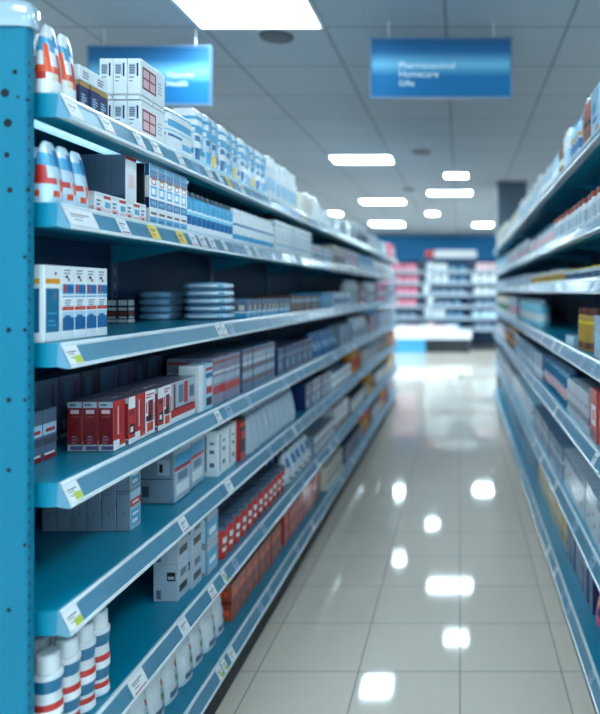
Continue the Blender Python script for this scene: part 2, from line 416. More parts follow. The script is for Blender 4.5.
# ------------------------------------------------------------------ products
SHN = ['top', 'second', 'third', 'fourth', 'fifth', 'sixth', 'bottom']
PROTO = {}
def proto(key, fn):
    if key not in PROTO: PROTO[key] = [fn(), False]
    return PROTO[key]
def reg(name, body, parts=()):
    """body: MB ; parts: (name, MB, smooth)"""
    o = body[0].build(name, smooth=body[1])
    for (n, mb, sm) in parts:
        note(mb.build(n, o, smooth=sm), o)
    return o
def P_carton(name, w, d, h, base, F=(), E=(), T=(), side=None):
    def f():
        b = MB(); flap = [(0.0, 0.47, 1.0, 0.5, 'darkgrey')] if not T else T
        b.carton(w, d, h, base, F, E, flap, side=side); return reg(name, (b, False))
    return f
def P_bottle(name, r, h, body, bands=(), cap='white', capr=0.5, caph=0.14, shoulder=0.72, sy=1.0, sx=1.0, ex=2.0, waist=0, seg=20):
    def f():
        hb = h * (1 - caph); prof = [(0, r * .9), (h * .02, r)]
        zs = {h * .02, shoulder * h}
        for (a, c, m) in bands: zs |= {a * h, c * h}
        if waist:
            for q in range(1, 9): zs.add(shoulder * h * q / 9)
        for z in sorted(zs):
            if z <= h * .02: continue
            rr = r * (1 - waist * (0.5 - 0.5 * math.cos(z / (shoulder * h) * math.pi * 4))) if waist else r
            prof.append((z, rr))
        n = 4
        for q in range(1, n + 1):
            a = q / n * math.pi / 2
            prof.append((shoulder * h + (hb - shoulder * h) * math.sin(a), r * capr * .92 + (r - r * capr * .92) * math.cos(a) ** 1.0))
        def mf(t, z):
            for (a, c, m) in bands:
                if a * h < z < c * h: return m
            return body
        b = MB(); b.loft([(z, rr * sx, rr * sy) for z, rr in prof], seg, mf, e=ex)
        c = MB(); rc = r * capr; e2 = 2.0
        c.loft([(hb + .0003, rc * sx * .98, rc * sy * .98), (hb + (h - hb) * .1, rc * sx, rc * sy), (h * .985, rc * sx * .98, rc * sy * .98), (h, rc * sx * .85, rc * sy * .85)], max(12, seg - 6), cap, e=e2)
        return reg(name, (b, True), [('cap', c, True)])
    return f
def P_jar(name, r, h, body, lid, bands=(), lidh=0.18):
    def f():
        hb = h * (1 - lidh)
        zs = sorted({h * .03, hb * .93} | {a * h for x in bands for a in x[:2]})
        def mf(t, z):
            for (a, c, m) in bands:
                if a * h < z < c * h: return m
            return body
        b = MB(); b.loft([(0, r * .9, r * .9)] + [(z, r, r) for z in zs] + [(hb, r * .88, r * .88)], 22, mf)
        c = MB(); c.loft([(hb + .0003, r * .95, r * .95), (hb + .002, r * .98, r * .98), (h - .002, r * .98, r * .98), (h, r * .92, r * .92)], 22, lid)
        return reg(name, (b, True), [('lid', c, True)])
    return f
def P_pouch(name, w, d, h, body, spots=(), topm='paleblue', round_top=True):
    """stand-up pouch: spots (t0,t1,z0,z1,mat) with t = angle/2pi (0 = aisle side, .75 = camera side)"""
    def f():
        zs = [0, .03, .1, .2, .3, .4, .5, .6, .7, .8, .88, .94, .975, 1.0]
        secs = []
        for q in zs:
            th = d / 2 * (1 - 0.86 * max(0, (q - .25) / .75) ** 1.3); wd = w / 2
            if round_top and q > .8: wd = w / 2 * math.sqrt(max(0.12, 1 - ((q - .8) / .23) ** 2))
            if q < .03: th *= .85
            secs.append((q * h, th, wd))
        def mf(t, z):
            m = body
            for (a, c, e, g, mm) in spots:
                if a <= t < c and e * h < z < g * h: m = mm
            return m
        b = MB(); b.loft(secs, 32, mf, e=2.6); 
        return reg(name, (b, True))
    return f
def P_pillow(name, w, d, h, m, m2=None, e=3.2):
    def f():
        secs = []
        for a in range(9):
            q = a / 8; s = math.sqrt(max(0, 1 - (2 * q - 1) ** 2)); k = 0.74 + 0.26 * s
            secs.append((q * h, d / 2 * k, w / 2 * k))
        b = MB(); b.loft(secs, 32, (lambda t, z: (m2 if m2 and (0.9 < t or t < 0.08) and .3 * h < z < .7 * h else 'white' if m2 == 'film_light' and .70 < t < .84 and .35 * h < z < .65 * h else m)), e=e)  # white camera-side patch is a glint painted onto the film
        return reg(name, (b, True))
    return f
def P_tub(name, r, h, body, lid, bands=(), flare=1.15):
    def f():
        def mf(t, z):
            for (a, c, m) in bands:
                if a * h < z < c * h and (m != 'white' or int(t * 22) % 5 < 3): return m
            return body
        zs = sorted({0, .9} | {a for x in bands for a in x[:2]})
        b = MB(); b.loft([(z * h, r * (1 + (flare - 1) * z), r * (1 + (flare - 1) * z)) for z in zs], 22, mf)
        rr = r * flare
        c = MB(); c.loft([(h * .9 + .0003, rr * 1.03, rr * 1.03), (h * .98, rr * 1.05, rr * 1.05), (h, rr * .98, rr * .98)], 22, lid)
        return reg(name, (b, True), [('lid', c, True)])
    return f
def P_block(name, w, d, h, body, bands=(), e=5, crown=.07, neck=0):
    def f():
        zs = sorted({0.0, .02, 1 - crown} | {a for x in bands for a in x[2:4]} | {.25, .5, .75})
        secs = [(z * h, d / 2 * (.94 if z == 0 else 1), w / 2 * (.94 if z == 0 else 1)) for z in zs]
        for q in (.35, .65, .85, 1.0):
            k = math.sqrt(1 - (q * .92) ** 2); secs.append(((1 - crown + crown * q) * h, d / 2 * (.55 + .45 * k), w / 2 * (.7 + .3 * k)))
        def mf(t, z):
            m = body
            for (a, c, lo, hi, mm) in bands:
                if a <= t < c and lo * h < z < hi * h: m = mm
            return m
        b = MB(); b.loft(secs, 36, mf, e=e); return reg(name, (b, True))
    return f
SEEN = {}
def place(key, fn, side, x, y, z, label, cat, group, rz=0.0):
    pr = proto(key, fn)
    if not pr[1]: o = pr[0]; pr[1] = True
    else: o = copy_tree(pr[0])
    o.location = (x, y, z); o.rotation_euler = (0, 0, rz + (math.pi if side > 0 else 0))
    n = SEEN.get(label, 0); SEEN[label] = n + 1
    if len(label.split()) > 16 or n: print('LABEL?', len(label.split()), n, label)
    tag(o, label, cat, group)
    return o
def row(key, fn, side, sh, y0, n, pitch, w, d, h, desc, cat, rows=1, layers=1, set_=0.0, jit=0.006, rot=0.02, dz=0.0, xgap=0.004, drop=0.0, stag=False):
    """a row of equal products; y0 = near face of the first"""
    zs = LZ if side < 0 else RZ
    sn = ('left ' if side < 0 else 'right ') + SHN[sh] + ' shelf'
    grp = desc.split(' with ')[0] + 's on the ' + sn
    for l in range(layers):
        for r in range(rows):
            for i in range(n):
                if drop and R.random() < drop and l == layers - 1: continue
                j = 0 if layers > 1 else R.uniform(0, jit)
                xf = 0.875 + set_ + r * (d + xgap) + j + d / 2 if side < 0 else -(0.486 + set_ + r * (d + xgap) + j + d / 2)
                y = y0 + i * pitch + w / 2
                bits = [desc, sn]
                if layers > 1: bits.append(['bottom layer', 'middle layer', 'top layer'][l] if layers == 3 else ['lower layer', 'upper layer'][l])
                if rows > 1: bits.append(['front row', 'second row', 'third row', 'fourth row'][r])
                if n > 1: bits.append(ORD[i] + ' from near end')
                place(key, fn, side, -xf, y, zs[sh] + 0.0006 + l * (h + 0.0008) + dz, ', '.join(bits), cat, grp, R.uniform(-rot, rot) if layers == 1 else 0)

def texty(u0, v0, u1, v1, n, m, seed=0, g=0.5):
    rr = random.Random(seed); out = []
    hh = (v1 - v0) / n
    for i in range(n):
        out.append((u0, v0 + i * hh, u0 + (u1 - u0) * rr.uniform(.55, 1), v0 + i * hh + hh * g, m))
    return out
L, RT = -1, 1
# ---- left top shelf
pouchS = P_pouch('wipes_pouch', 0.056, 0.045, 0.152, 'white', [(0.62, 1.0, .62, .82, 'sky'), (0, .12, .66, .88, 'blue'), (.78, .92, .25, .68, 'orange'), (.6, 1, .28, .42, 'orange'), (0, .2, .16, .34, 'orange'), (.92, 1, .2, .3, 'cream'), (.68, .8, .2, .3, 'red'), (0, .06, .34, .6, 'red')])
row('pouchS', pouchS, L, 0, 1.502, 2, 0.056, 0.054, 0.045, 0.152, 'white pouch with orange and blue print', 'pouch', rows=2, jit=.003)
row('navybox', P_carton('navy_carton', 0.043, 0.08, 0.064, 'navy', F=[(0, .84, 1, 1, 'gold')] + texty(.2, .2, .8, .6, 4, 'paleblue', 1), E=[(0, .84, 1, 1, 'gold'), (.4, .15, .8, .6, 'sky')]), L, 0, 1.618, 3, 0.045, 0.043, 0.08, 0.064, 'small navy carton with gold top band', 'carton', set_=.002)
row('whitebox', P_carton('white_carton', 0.062, 0.085, 0.034, 'white', F=texty(.2, .2, .8, .8, 3, 'slate', 3), E=texty(.3, .2, .7, .8, 3, 'slate', 2)), L, 0, 1.62, 2, 0.066, 0.062, 0.085, 0.034, 'small white carton lying on navy cartons', 'carton', dz=0.0656, set_=.002)
qF = [(.06, .18, .62, .82, 'darkred'), (.1, .24, .33, .48, 'palepink'), (.37, .24, .58, .48, 'palepink'), (.1, .53, .33, .76, 'palepink'), (.37, .53, .58, .76, 'palepink')] + texty(.7, .3, .95, .7, 4, 'lightgrey', 4)
qE = [(.1, .55, .62, .85, 'lightgrey'), (.7, .5, .85, .88, 'navy'), (.1, .45, .5, .49, 'grey'), (.1, .35, .4, .38, 'grey')] + texty(.14, .58, .58, .84, 5, 'slate', 5, .6)
quad = P_carton('remedy_carton', 0.157, 0.037, 0.098, 'white', F=qF, E=qE)
row('quad', quad, L, 0, 1.925, 1, .16, .157, .037, .098, 'white carton with red four-square logo', 'carton', rows=3, dz=.0182, xgap=.0012) if False else None
for l, zz in enumerate((0.0006, 0.1006)):
    for r in range(3):
        place('quad', quad, L, -(0.878 + r * .0382 + .0185), 1.925 + .0785, LZ[0] + (zz if l == 0 else 0.1172), 'white carton with red four-square logo, left top shelf, ' + ['lower', 'upper'][l] + ' layer, ' + ['front row', 'second row', 'back row'][r], 'carton', 'white cartons with red logo on left top shelf')
thin = P_carton('flat_carton', 0.078, 0.037, 0.0165, 'white', F=[(0, 0, 1, .12, 'black'), (0, .88, 1, 1, 'black'), (.97, 0, 1, 1, 'black')], E=[(0, 0, 1, .12, 'black'), (0, .88, 1, 1, 'black'), (.96, 0, 1, 1, 'black')])
for i in range(2):
    for r in range(3):
        place('thin', thin, L, -(0.878 + r * .0382 + .0185), 1.925 + .039 + i * .079, LZ[0] + 0.0998, 'flat white black-edged carton between red-logo carton layers, ' + ['near', 'far'][i] + ' one, ' + ['front', 'second', 'back'][r] + ' row', 'carton', 'flat white cartons between layers')
bpb = [(0, 1, .86, .9, 'sky'), (0, .1, .56, .72, 'sky'), (.9, 1, .56, .72, 'sky'), (.55, .9, .6, .66, 'cyan'), (.6, .72, .34, .4, 'navy'), (.76, .86, .34, .4, 'blue'), (.9, 1, .34, .4, 'blue'), (0, .1, .14, .28, 'sky'), (.55, .7, .14, .2, 'sky'), (0, 1, .46, .5, 'cyan')]
row('bigpack', P_block('tissue_pack', 0.215, 0.135, 0.135, 'white', bpb, crown=.18), L, 0, 2.1, 1, .2, .215, .135, .135, 'wide white tissue pack with blue print', 'pack')
for i in range(11):
    h = .165 + .004 * i
    key = 'pk%d' % (i % 3)
    fn = P_block('wipes_pack', 0.07, 0.095, 0.19, 'film_light' if i % 3 else 'white', [(0, 1, .80, .86, 'sky'), (0, 1, .56, .70, 'sky'), (.6, .9, .58, .66, 'white'), (0, .1, .40, .5, 'cyan'), (.9, 1, .42, .52, 'blue'), (0, .1, .18, .32, ['sky', 'blue', 'blue'][i % 3]), (.9, 1, .1, .3, ['blue', 'sky', 'yellow'][i % 3]), (.55, .85, .2, .3, 'sky'), (0, 1, .06, .1, 'cyan')], crown=.12)
    place(key, fn, L, -(.88 + .045 + R.uniform(0, .008)), 2.345 + .077 * i + .037, LZ[0] + .0006, 'pale upright wipes pack with blue bands, left top shelf, ' + ORD[i] + ' from near end', 'pack', 'upright wipes packs on left top shelf', R.uniform(-.06, .06))
row('balltop', P_bottle('lotion_bottle', 0.033, 0.2, 'white', [(.2, .5, 'paleblue')], 'white', .75, .25, .6), L, 0, 3.22, 8, .078, .066, .066, .2, 'white lotion bottle with round cap', 'bottle', jit=.02)
row('creamc', P_carton('cream_carton', .09, .08, .12, 'cream', F=texty(.2, .2, .8, .8, 4, 'lightgrey', 9)), L, 0, 3.88, 3, .1, .09, .08, .12, 'cream carton with grey lines', 'carton')
row('whitebag', P_pouch('white_bag', .17, .13, .17, 'white', [(0, .1, .4, .6, 'paleblue')]), L, 0, 4.2, 2, .2, .17, .13, .17, 'plump white bag', 'bag')
row('wc1', P_carton('tissue_carton', .13, .1, .11, 'offwhite', F=[(0, 0, 1, .3, 'paleblue'), (.2, .5, .8, .7, 'sky')]), L, 0, 4.65, 9, .15, .13, .1, .11, 'off-white tissue carton with blue foot band', 'carton', jit=.03)
row('gc1', P_bottle('grey_bottle', .04, .17, 'lightgrey', [(.2, .45, 'slate')], 'white'), L, 0, 6.05, 8, .1, .08, .08, .17, 'light grey bottle with slate band', 'bottle', jit=.02)
row('wc2', P_carton('white_carton', .16, .12, .14, 'white', F=[(0, .6, 1, .8, 'lightgrey')]), L, 0, 6.9, 10, .18, .16, .12, .14, 'white carton with grey stripe', 'carton', jit=.03)
row('pinkpack', P_carton('pink_carton', .16, .12, .18, 'pink', F=[(0, .4, 1, .6, 'white')]), L, 0, 8.8, 4, .17, .16, .12, .18, 'pink carton with white stripe', 'carton')
# ---- left second shelf
pouchB = P_pouch('wipes_pouch', 0.06, 0.055, 0.135, 'film_light', [(0.6, 1.0, .58, .80, 'sky'), (0, .12, .6, .85, 'blue'), (.62, .98, .26, .44, 'red'), (.7, .84, .4, .56, 'red'), (0, .2, .16, .36, 'orange'), (.9, 1, .14, .24, 'orange'), (.6, .76, .14, .22, 'orange')])
row('pouchB', pouchB, L, 1, 1.505, 3, 0.056, 0.054, 0.055, 0.135, 'pale blue pouch with red print', 'pouch', rows=2, jit=.003)
smF = [(0, .82, 1, 1, 'offwhite'), (0, 0, 1, .3, 'palepink')] + texty(.15, .35, .85, .75, 2, 'slate', 3) + [(.2, .08, .7, .2, 'rust')]
smF2 = [(0, .75, 1, .92, 'red'), (.2, .3, .7, .6, 'sky'), (0, 0, 1, .2, 'palepink'), (.75, .3, .9, .6, 'slate')]
for i in range(7):
    place('sm%d' % (i % 2), P_carton('ointment_carton', .038, .1, .05, 'white', F=(smF, smF2)[i % 2], E=smF, T=[(.2, .3, .8, .6, 'lightgrey')]), L, -(.878 + .05), 1.684 + .0395 * i + .019, LZ[1] + .0006,
          'small low white carton with red print, left second shelf, ' + ORD[i] + ' from near end', 'carton', 'small low cartons on left second shelf')
place('shaded_end_box', P_carton('grey_carton', .066, .125, .123, 'offwhite', F=[(.3, .3, .8, .6, 'palepink'), (0, .92, 1, 1, 'red')], E=[(.0, .0, 1, .12, 'darkgrey'), (.35, .6, .36, 1, 'darkgrey'), (.7, .0, .71, 1, 'darkgrey')], side='slate'),  # off-white carton; slate ends paint in its shade
      L, -(.893 + .0625), 1.90, LZ[1] + .0516, 'large off-white carton, ends painted shade grey, standing on the small low cartons, left second shelf', 'carton', None)
b = MB(); b.box(-.07, .07, -.0015, .0015, 0.001, .165, 'black'); b.box(-.07, .07, -.012, .012, 0, .0015, 'black'); o = b.build('shelf_divider'); o.location = (-.952, 1.958, LZ[1] + .0006); tag(o, 'thin black divider plate beside the large off-white carton', 'divider')
colF = [(0, .9, 1, 1, 'sky'), (0, .80, 1, .9, 'blue'), (0, .76, 1, .80, 'darkgrey'), (.2, .66, .8, .78, 'rust'), (.3, .68, .7, .74, 'white'), (0, .6, 1, .64, 'paleblue'), (.15, .46, .85, .64, 'sky'), (.25, .5, .7, .6, 'white'),
        (0, .28, 1, .42, 'blue'), (.2, .32, .8, .38, 'sky'), (.1, .2, .9, .28, 'white'), (.15, .16, .9, .2, 'brown'), (0, 0, 1, .12, 'sky'), (.1, .04, .7, .07, 'blue')]
row('colF', P_carton('capsule_carton', .0535, .09, .172, 'white', F=colF, E=[(0, .8, 1, 1, 'blue'), (0, .26, 1, .44, 'navy')]), L, 1, 1.978, 5, .0545, .0535, .09, .172, 'tall carton with round badge and blue bands', 'carton', set_=.002, jit=0, rot=0)
row('bb', P_bottle('tonic_bottle', .021, .135, 'sky', [(.05, .2, 'white'), (.2, .42, 'blue'), (.42, .5, 'cyan'), (.5, .55, 'white')], 'darkgrey', .6, .12, .75), L, 1, 2.262, 10, .046, .042, .042, .135, 'blue tonic bottle with dark cap', 'bottle', rows=2, jit=.003)
row('wt', P_bottle('cream_tube', .022, .135, 'white', [(.1, .25, 'sky'), (.5, .56, 'blue')], 'white', .7, .14, .78), L, 1, 2.735, 12, .049, .044, .044, .135, 'white tube bottle with pale blue band', 'bottle', rows=2, jit=.004)
row('wtb', P_carton('tall_carton', .082, .07, .15, 'white', F=[(0, .82, 1, .86, 'sky'), (0, .2, 1, .25, 'sky'), (.3, .4, .7, .7, 'paleblue')], E=[(0, .82, 1, .86, 'sky')]), L, 1, 3.34, 9, .088, .082, .07, .15, 'tall white carton with thin cyan lines', 'carton', jit=.005)
row('lowp', P_carton('low_carton', .1, .1, .09, 'offwhite', F=[(0, .6, 1, .8, 'palepink'), (0, .2, 1, .35, 'slate')]), L, 1, 4.16, 6, .108, .1, .1, .09, 'low off-white carton with pink stripe', 'carton')
row('brc', P_carton('brown_carton', .12, .1, .13, 'cream', F=[(0, 0, 1, .5, 'brown'), (.3, .6, .7, .8, 'red')]), L, 1, 4.85, 4, .13, .12, .1, .13, 'cream and brown carton', 'carton')
row('rdc', P_carton('red_carton', .14, .1, .13, 'white', F=[(0, .4, .6, .9, 'red'), (.6, .1, 1, .4, 'rust')]), L, 1, 5.4, 4, .15, .14, .1, .13, 'white carton with red panel', 'carton')
row('bwc', P_carton('blue_carton', .14, .1, .13, 'paleblue', F=[(0, .5, 1, .9, 'sky'), (.2, .1, .8, .3, 'white')]), L, 1, 6.05, 7, .15, .14, .1, .13, 'pale blue carton with sky band', 'carton')
row('wcs', P_pouch('white_bag', .13, .1, .16, 'white', [(0, .1, .3, .5, 'palepink')]), L, 1, 7.15, 15, .15, .13, .1, .16, 'white upright bag with pink spot', 'bag', jit=.02)
# ---- left third shelf
w1 = P_carton('medicine_carton', .067, .09, .168, 'white', F=[(.08, .76, .92, .83, 'amber'), (.08, .12, .86, .70, 'teal'), (.5, .55, .7, .66, 'steel'), (.2, .2, .7, .22, 'sky'), (.2, .26, .6, .28, 'sky'), (.2, .36, .75, .38, 'sky'), (.6, .88, .72, .92, 'navy')], E=[(.1, .76, .9, .83, 'amber'), (.1, .12, .9, .70, 'teal')])
row('w1', w1, L, 2, 1.506, 1, .07, .067, .09, .168, 'white carton with amber pill band and teal panel', 'carton', set_=.02, rows=1, jit=0, rot=0)
w2F = texty(.2, .46, .8, .56, 3, 'steel', 11) + texty(.15, .9, .8, .98, 2, 'grey', 12) + [(.25, .84, .5, .88, 'navy'), (0, .62, 1, .76, 'sky'), (.35, .64, 1, .75, 'blue'), (.1, .64, .32, .76, 'red'), (.45, .8, .62, .84, 'darkred'), (0, .40, 1, .45, 'red'), (.3, .41, 1, .44, 'orange'), (0, .22, 1, .38, 'paleblue'), (0, .12, 1, .30, 'blue'), (.2, .26, .7, .33, 'blue'), (0, .58, 1, .60, 'sky')]
row('w2', P_carton('medicine_carton', .0495, .09, .168, 'white', F=w2F, E=w2F), L, 2, 1.575, 4, .0505, .0495, .09, .168, 'white and blue carton with red stripe', 'carton', set_=.02, rows=2, jit=0, rot=0)
bk = [(.06, .7, .94, .92, 'white'), (.06, .5, .94, .62, 'white'), (.1, .3, .9, .45, 'rust'), (0, .02, 1, .14, 'white'), (.1, .18, .9, .26, 'white')]
for i in range(2):
    place('honey', P_carton('dark_carton', .05, .036, .088, 'black', F=bk, E=bk), L, -1.1635 - .038 * (1 - i), 2.44, LZ[2] + .0006, 'small dark carton with white print, left third shelf, ' + ['nearer the back panel', 'nearer the aisle'][i], 'carton', 'small dark cartons on left third shelf')
flat = P_pillow('sealed_pack', .19, .135, .0275, 'film', 'steel')
for i in range(4):
    place('flatA', flat, L, -1.16, 2.72 + R.uniform(-.01, .01), LZ[2] + .0006 + i * .0278, 'flat grey sealed pack in the rear stack, ' + ['bottom one', 'second from bottom', 'third from bottom', 'top one'][i], 'pack', 'stack of flat sealed packs', R.uniform(-.08, .08))
flatb = P_pillow('sealed_pack', .20, .175, .029, 'film', 'film_light')
for i in range(5):
    place('flatB', flatb, L, -.985, 2.75 + R.uniform(-.01, .01), LZ[2] + .0006 + i * .0293, 'flat shiny blue sealed pack in the taller front stack, ' + ['bottom one', 'second from bottom', 'third from bottom', 'fourth from bottom', 'top one'][i], 'pack', 'stack of flat blue sealed packs', R.uniform(-.1, .1))
lp = [(0, 0, 1, .25, 'sky'), (0, .25, 1, .35, 'white'), (.1, .5, .5, .8, 'brown'), (.6, .4, .9, .7, 'cream')]
row('lp', P_carton('snack_carton', .07, .08, .075, 'steel', F=lp, E=lp, T=[(0, .1, 1, .4, 'cyan'), (.2, .5, .8, .8, 'cream')]), L, 2, 2.88, 10, .074, .07, .08, .075, 'low blue carton with brown picture', 'carton', rows=2, jit=.006)
row('lq', P_carton('brown_carton', .09, .1, .085, 'brown', F=[(0, .6, 1, .8, 'lightgrey')], T=[(0, 0, 1, 1, 'darkgrey')]), L, 2, 3.65, 8, .096, .09, .1, .085, 'low brown carton with grey stripe', 'carton', rows=2)
row('lr', P_carton('cube_carton', .085, .1, .1, 'sky', F=[(.1, .2, .6, .8, 'paleblue'), (.6, .1, 1, .4, 'navy')]), L, 2, 4.45, 4, .1, .085, .1, .1, 'sky blue cube carton with pale window', 'carton', rows=2)
row('ls', P_carton('long_carton', .22, .1, .1, 'white', F=[(0, .2, 1, .6, 'blue')]), L, 2, 4.88, 3, .24, .22, .1, .1, 'long white carton with blue stripe', 'carton', rows=2)
row('lt', P_bottle('white_bottle', .045, .2, 'white', [(.2, .6, 'offwhite')], 'white', .6), L, 2, 5.62, 4, .12, .09, .09, .2, 'white bottle with white cap', 'bottle')
row('lu', P_carton('maroon_carton', .11, .1, .17, 'darkred', F=[(.2, .3, .8, .6, 'palepink')]), L, 2, 6.12, 4, .12, .11, .1, .17, 'maroon carton with pink window', 'carton')
row('lv', P_bottle('tall_bottle', .05, .22, 'white', [(.3, .5, 'lightgrey')], 'slate', .6), L, 2, 6.65, 5, .13, .1, .1, .22, 'tall white bottle with slate cap', 'bottle')
row('lw', P_carton('rose_carton', .14, .1, .2, 'pink', F=[(0, .3, 1, .5, 'offwhite')]), L, 2, 7.35, 7, .15, .14, .1, .2, 'rose pink carton with pale band', 'carton')
row('lx', P_carton('grey_carton', .14, .1, .2, 'lightgrey', F=[(0, .3, 1, .5, 'slate')]), L, 2, 8.42, 7, .15, .14, .1, .2, 'light grey carton with slate band', 'carton')
# ---- left fourth shelf
zd = [(0, .72, 1, 1, 'steel'), (0, .5, 1, .72, 'paleblue'), (.2, .55, .9, .62, 'red'), (0, .3, 1, .45, 'darkgrey'), (0, 0, 1, .14, 'darkred'), (.1, .1, .9, .14, 'white')]
row('zd', P_carton('cereal_carton', .058, .07, .125, 'slate', F=zd, E=zd), L, 3, 1.565, 3, .0605, .058, .07, .125, 'slate carton with red foot beside red cartons', 'carton', set_=.13, jit=0, rot=0)
rdE = [(0, .88, 1, 1, 'lightgrey'), (.1, .92, .6, .96, 'slate'), (.2, .76, .8, .84, 'palepink'), (.25, .68, .8, .71, 'rust'), (.3, .28, .65, .30, 'mauve'), (.3, .22, .7, .24, 'mauve'), (.3, .16, .6, .18, 'mauve'), (0, 0, 1, .13, 'lightgrey'), (.2, .02, 1, .10, 'purple')]
rdF1 = [(.12, .3, .2, .88, 'darkred'), (.52, .34, .6, .84, 'darkred'), (.88, .2, .93, .9, 'darkred'), (0, .92, 1, 1, 'red'), (.35, .3, .45, .88, 'palepink'), (.7, .35, .76, .85, 'rust'), (0, 0, 1, .1, 'white'), (0, .1, .5, .2, 'white'), (.5, .06, 1, .12, 'orange')]
rdF2 = [(0, .75, 1, 1, 'white'), (.1, .6, .9, .72, 'darkred'), (.15, .2, .9, .42, 'black'), (.3, .25, .7, .36, 'white'), (0, 0, 1, .12, 'white')]
rdF3 = texty(.1, .84, .9, .96, 2, 'red', 8) + [(.1, .5, .22, .75, 'red'), (.85, .3, .95, .7, 'red')] + [(0, .8, 1, .801, 'white'), (.3, .3, .8, .78, 'darkred'), (0, .0, 1, .25, 'white'), (.2, .08, .8, .28, 'orange'), (.1, .32, .6, .44, 'black')]
rdF4 = [(.0, .3, 1, 1, 'lightgrey'), (.1, .35, .18, .95, 'darkred'), (.3, .45, .5, .9, 'steel'), (.52, .4, .68, .95, 'red'), (.75, .5, .95, .8, 'slate'), (0, 0, 1, .14, 'white'), (0, .14, 1, .34, 'red'), (.1, .3, .9, .36, 'darkred')]
YY = 1.792
for i, (w, F, bs, nm) in enumerate(((.068, rdF1, 'red', 'all-red'), (.042, rdF2, 'red', 'red, black and white'), (.066, rdF1, 'red', 'all-red'), (.068, rdF3, 'white', 'white and red'), (.044, rdF2, 'red', 'red, black and white'), (.06, rdF3, 'white', 'white and red'), (.2, rdF4, 'white', 'wide white and red'))):
    hh = .128
    for r in range(3):
        place('rd%d%s' % (int(w * 1000), nm), P_carton('red_carton', w - .002, .0385, hh, bs, F=F, E=rdE, T=[(0, 0, 1, 1, 'slate'), (.1, .42, .9, .5, 'darkgrey')], side='darkred'), L, -(.882 + .0195 + r * .0395 + (.003 * ((i + 2) % 3) if r == 0 else 0.0068)), YY + w / 2, LZ[3] + .0006,
              nm + ' carton, left fourth shelf, ' + ORD[i] + ' from near end, ' + ['front', 'middle', 'rear'][r] + ' row', 'carton', 'red cartons on left fourth shelf')
    YY += w + .0015
for i in range(9):
    m1, m2 = [('purple', 'mauve'), ('darkgrey', 'purple'), ('steel', 'purple')][i % 3]
    place('pb%d' % (i % 3), P_carton('purple_carton', .105, .08, .175, m1, F=[(.1, .15, .9, .3, m2), (0, 0, 1, .08, 'lightgrey'), (.2, .5, .5, .9, 'steel'), (.7, .4, .78, .9, 'darkred')], E=[(.2, .2, .8, .8, m2)]), L, -1.145, 1.6 + i * .112 + .05, LZ[3] + .0006,
          'tall dark purple carton at the back of left fourth shelf, ' + ORD[i] + ' from near end', 'carton', 'tall dark cartons at the back of left fourth shelf')
row('wslim', P_carton('slim_carton', .05, .07, .15, 'white', F=[(.8, .0, .9, 1, 'paleblue')], E=[(.1, .1, .9, .9, 'white')]), L, 3, 2.30 - .0, 1, .05, .05, .07, .15, 'slim plain white carton after the red cartons', 'carton', set_=.0, jit=0) if False else None
place('wslim', P_carton('slim_carton', .045, .07, .158, 'white', F=[(.8, 0, .9, 1, 'paleblue')]), L, -.915, 2.385, LZ[3] + .0006, 'slim plain white carton after the red cartons', 'carton', None)
place('rwb', P_carton('striped_carton', .07, .07, .158, 'paleblue', F=[(0, .7, 1, .8, 'blue'), (0, .86, 1, .92, 'red'), (.1, .34, .9, .54, 'red'), (.1, .08, .9, .26, 'black'), (.2, .5, .8, .66, 'white')]), L, -.912, 2.447, LZ[3] + .0006, 'slim pale blue carton with red and black blocks', 'carton', None)
bF = [(0, .88, 1, .93, 'rust'), (0, .66, 1, .72, 'offwhite'), (0, .46, 1, .6, 'lightgrey'), (0, .22, 1, .4, 'red'), (0, .06, 1, .14, 'mauve')]
row('bF', P_carton('banded_carton', .058, .08, .17, 'mauve', F=bF, E=bF), L, 3, 2.49, 5, .061, .058, .08, .17, 'mauve carton with red and white bands', 'carton', rows=2)
gF = [(0, .88, 1, .92, 'rust'), (0, .6, 1, .7, 'offwhite'), (0, .72, 1, .86, 'lightgrey'), (0, .3, 1, .45, 'lightgrey'), (0, .18, 1, .26, 'brown'), (0, .5, 1, .56, 'brown')]
row('gF', P_carton('banded_carton', .066, .09, .175, 'steel', F=gF, E=[(0, .4, 1, .6, 'darkgrey'), (.1, .2, .9, .3, 'black'), (0, .7, 1, .73, 'brown')], side='slate'), L, 3, 2.83, 7, .07, .066, .09, .175, 'steel carton with brown and white bands', 'carton', rows=2)
row('nvb', P_carton('navy_carton', .13, .12, .13, 'navy', F=[(0, .6, 1, .75, 'steel'), (.2, .2, .5, .5, 'sky')], T=[(0, 0, 1, 1, 'navy'), (.2, .3, .8, .6, 'brown')]), L, 3, 3.38, 6, .137, .13, .12, .13, 'dark navy carton with steel stripe', 'carton', rows=2)
row('blb', P_pouch('blue_bag', .12, .1, .15, 'blue', [(0, .1, .3, .6, 'navy'), (.9, 1, .3, .6, 'paleblue')]), L, 3, 4.25, 6, .13, .12, .1, .15, 'blue bag with pale patch', 'bag')
row('gra', P_carton('grey_carton', .12, .1, .16, 'grey', F=[(.2, .2, .8, .4, 'steel')]), L, 3, 5.1, 5, .13, .12, .1, .16, 'plain grey carton', 'carton')
row('wha', P_pouch('white_bag', .12, .1, .18, 'white', [(.9, 1, .2, .5, 'darkgrey')]), L, 3, 5.8, 7, .135, .12, .1, .18, 'white tapered bag', 'bag')
row('mra', P_carton('maroon_carton', .12, .1, .17, 'darkred', F=[(.2, .2, .8, .4, 'pink')]), L, 3, 6.8, 6, .13, .12, .1, .17, 'maroon carton with rose stripe', 'carton')
row('lga', P_carton('light_carton', .14, .1, .17, 'lightgrey', F=[(.2, .2, .8, .5, 'palepink')]), L, 3, 7.65, 12, .15, .14, .1, .17, 'light grey carton with pink patch', 'carton')
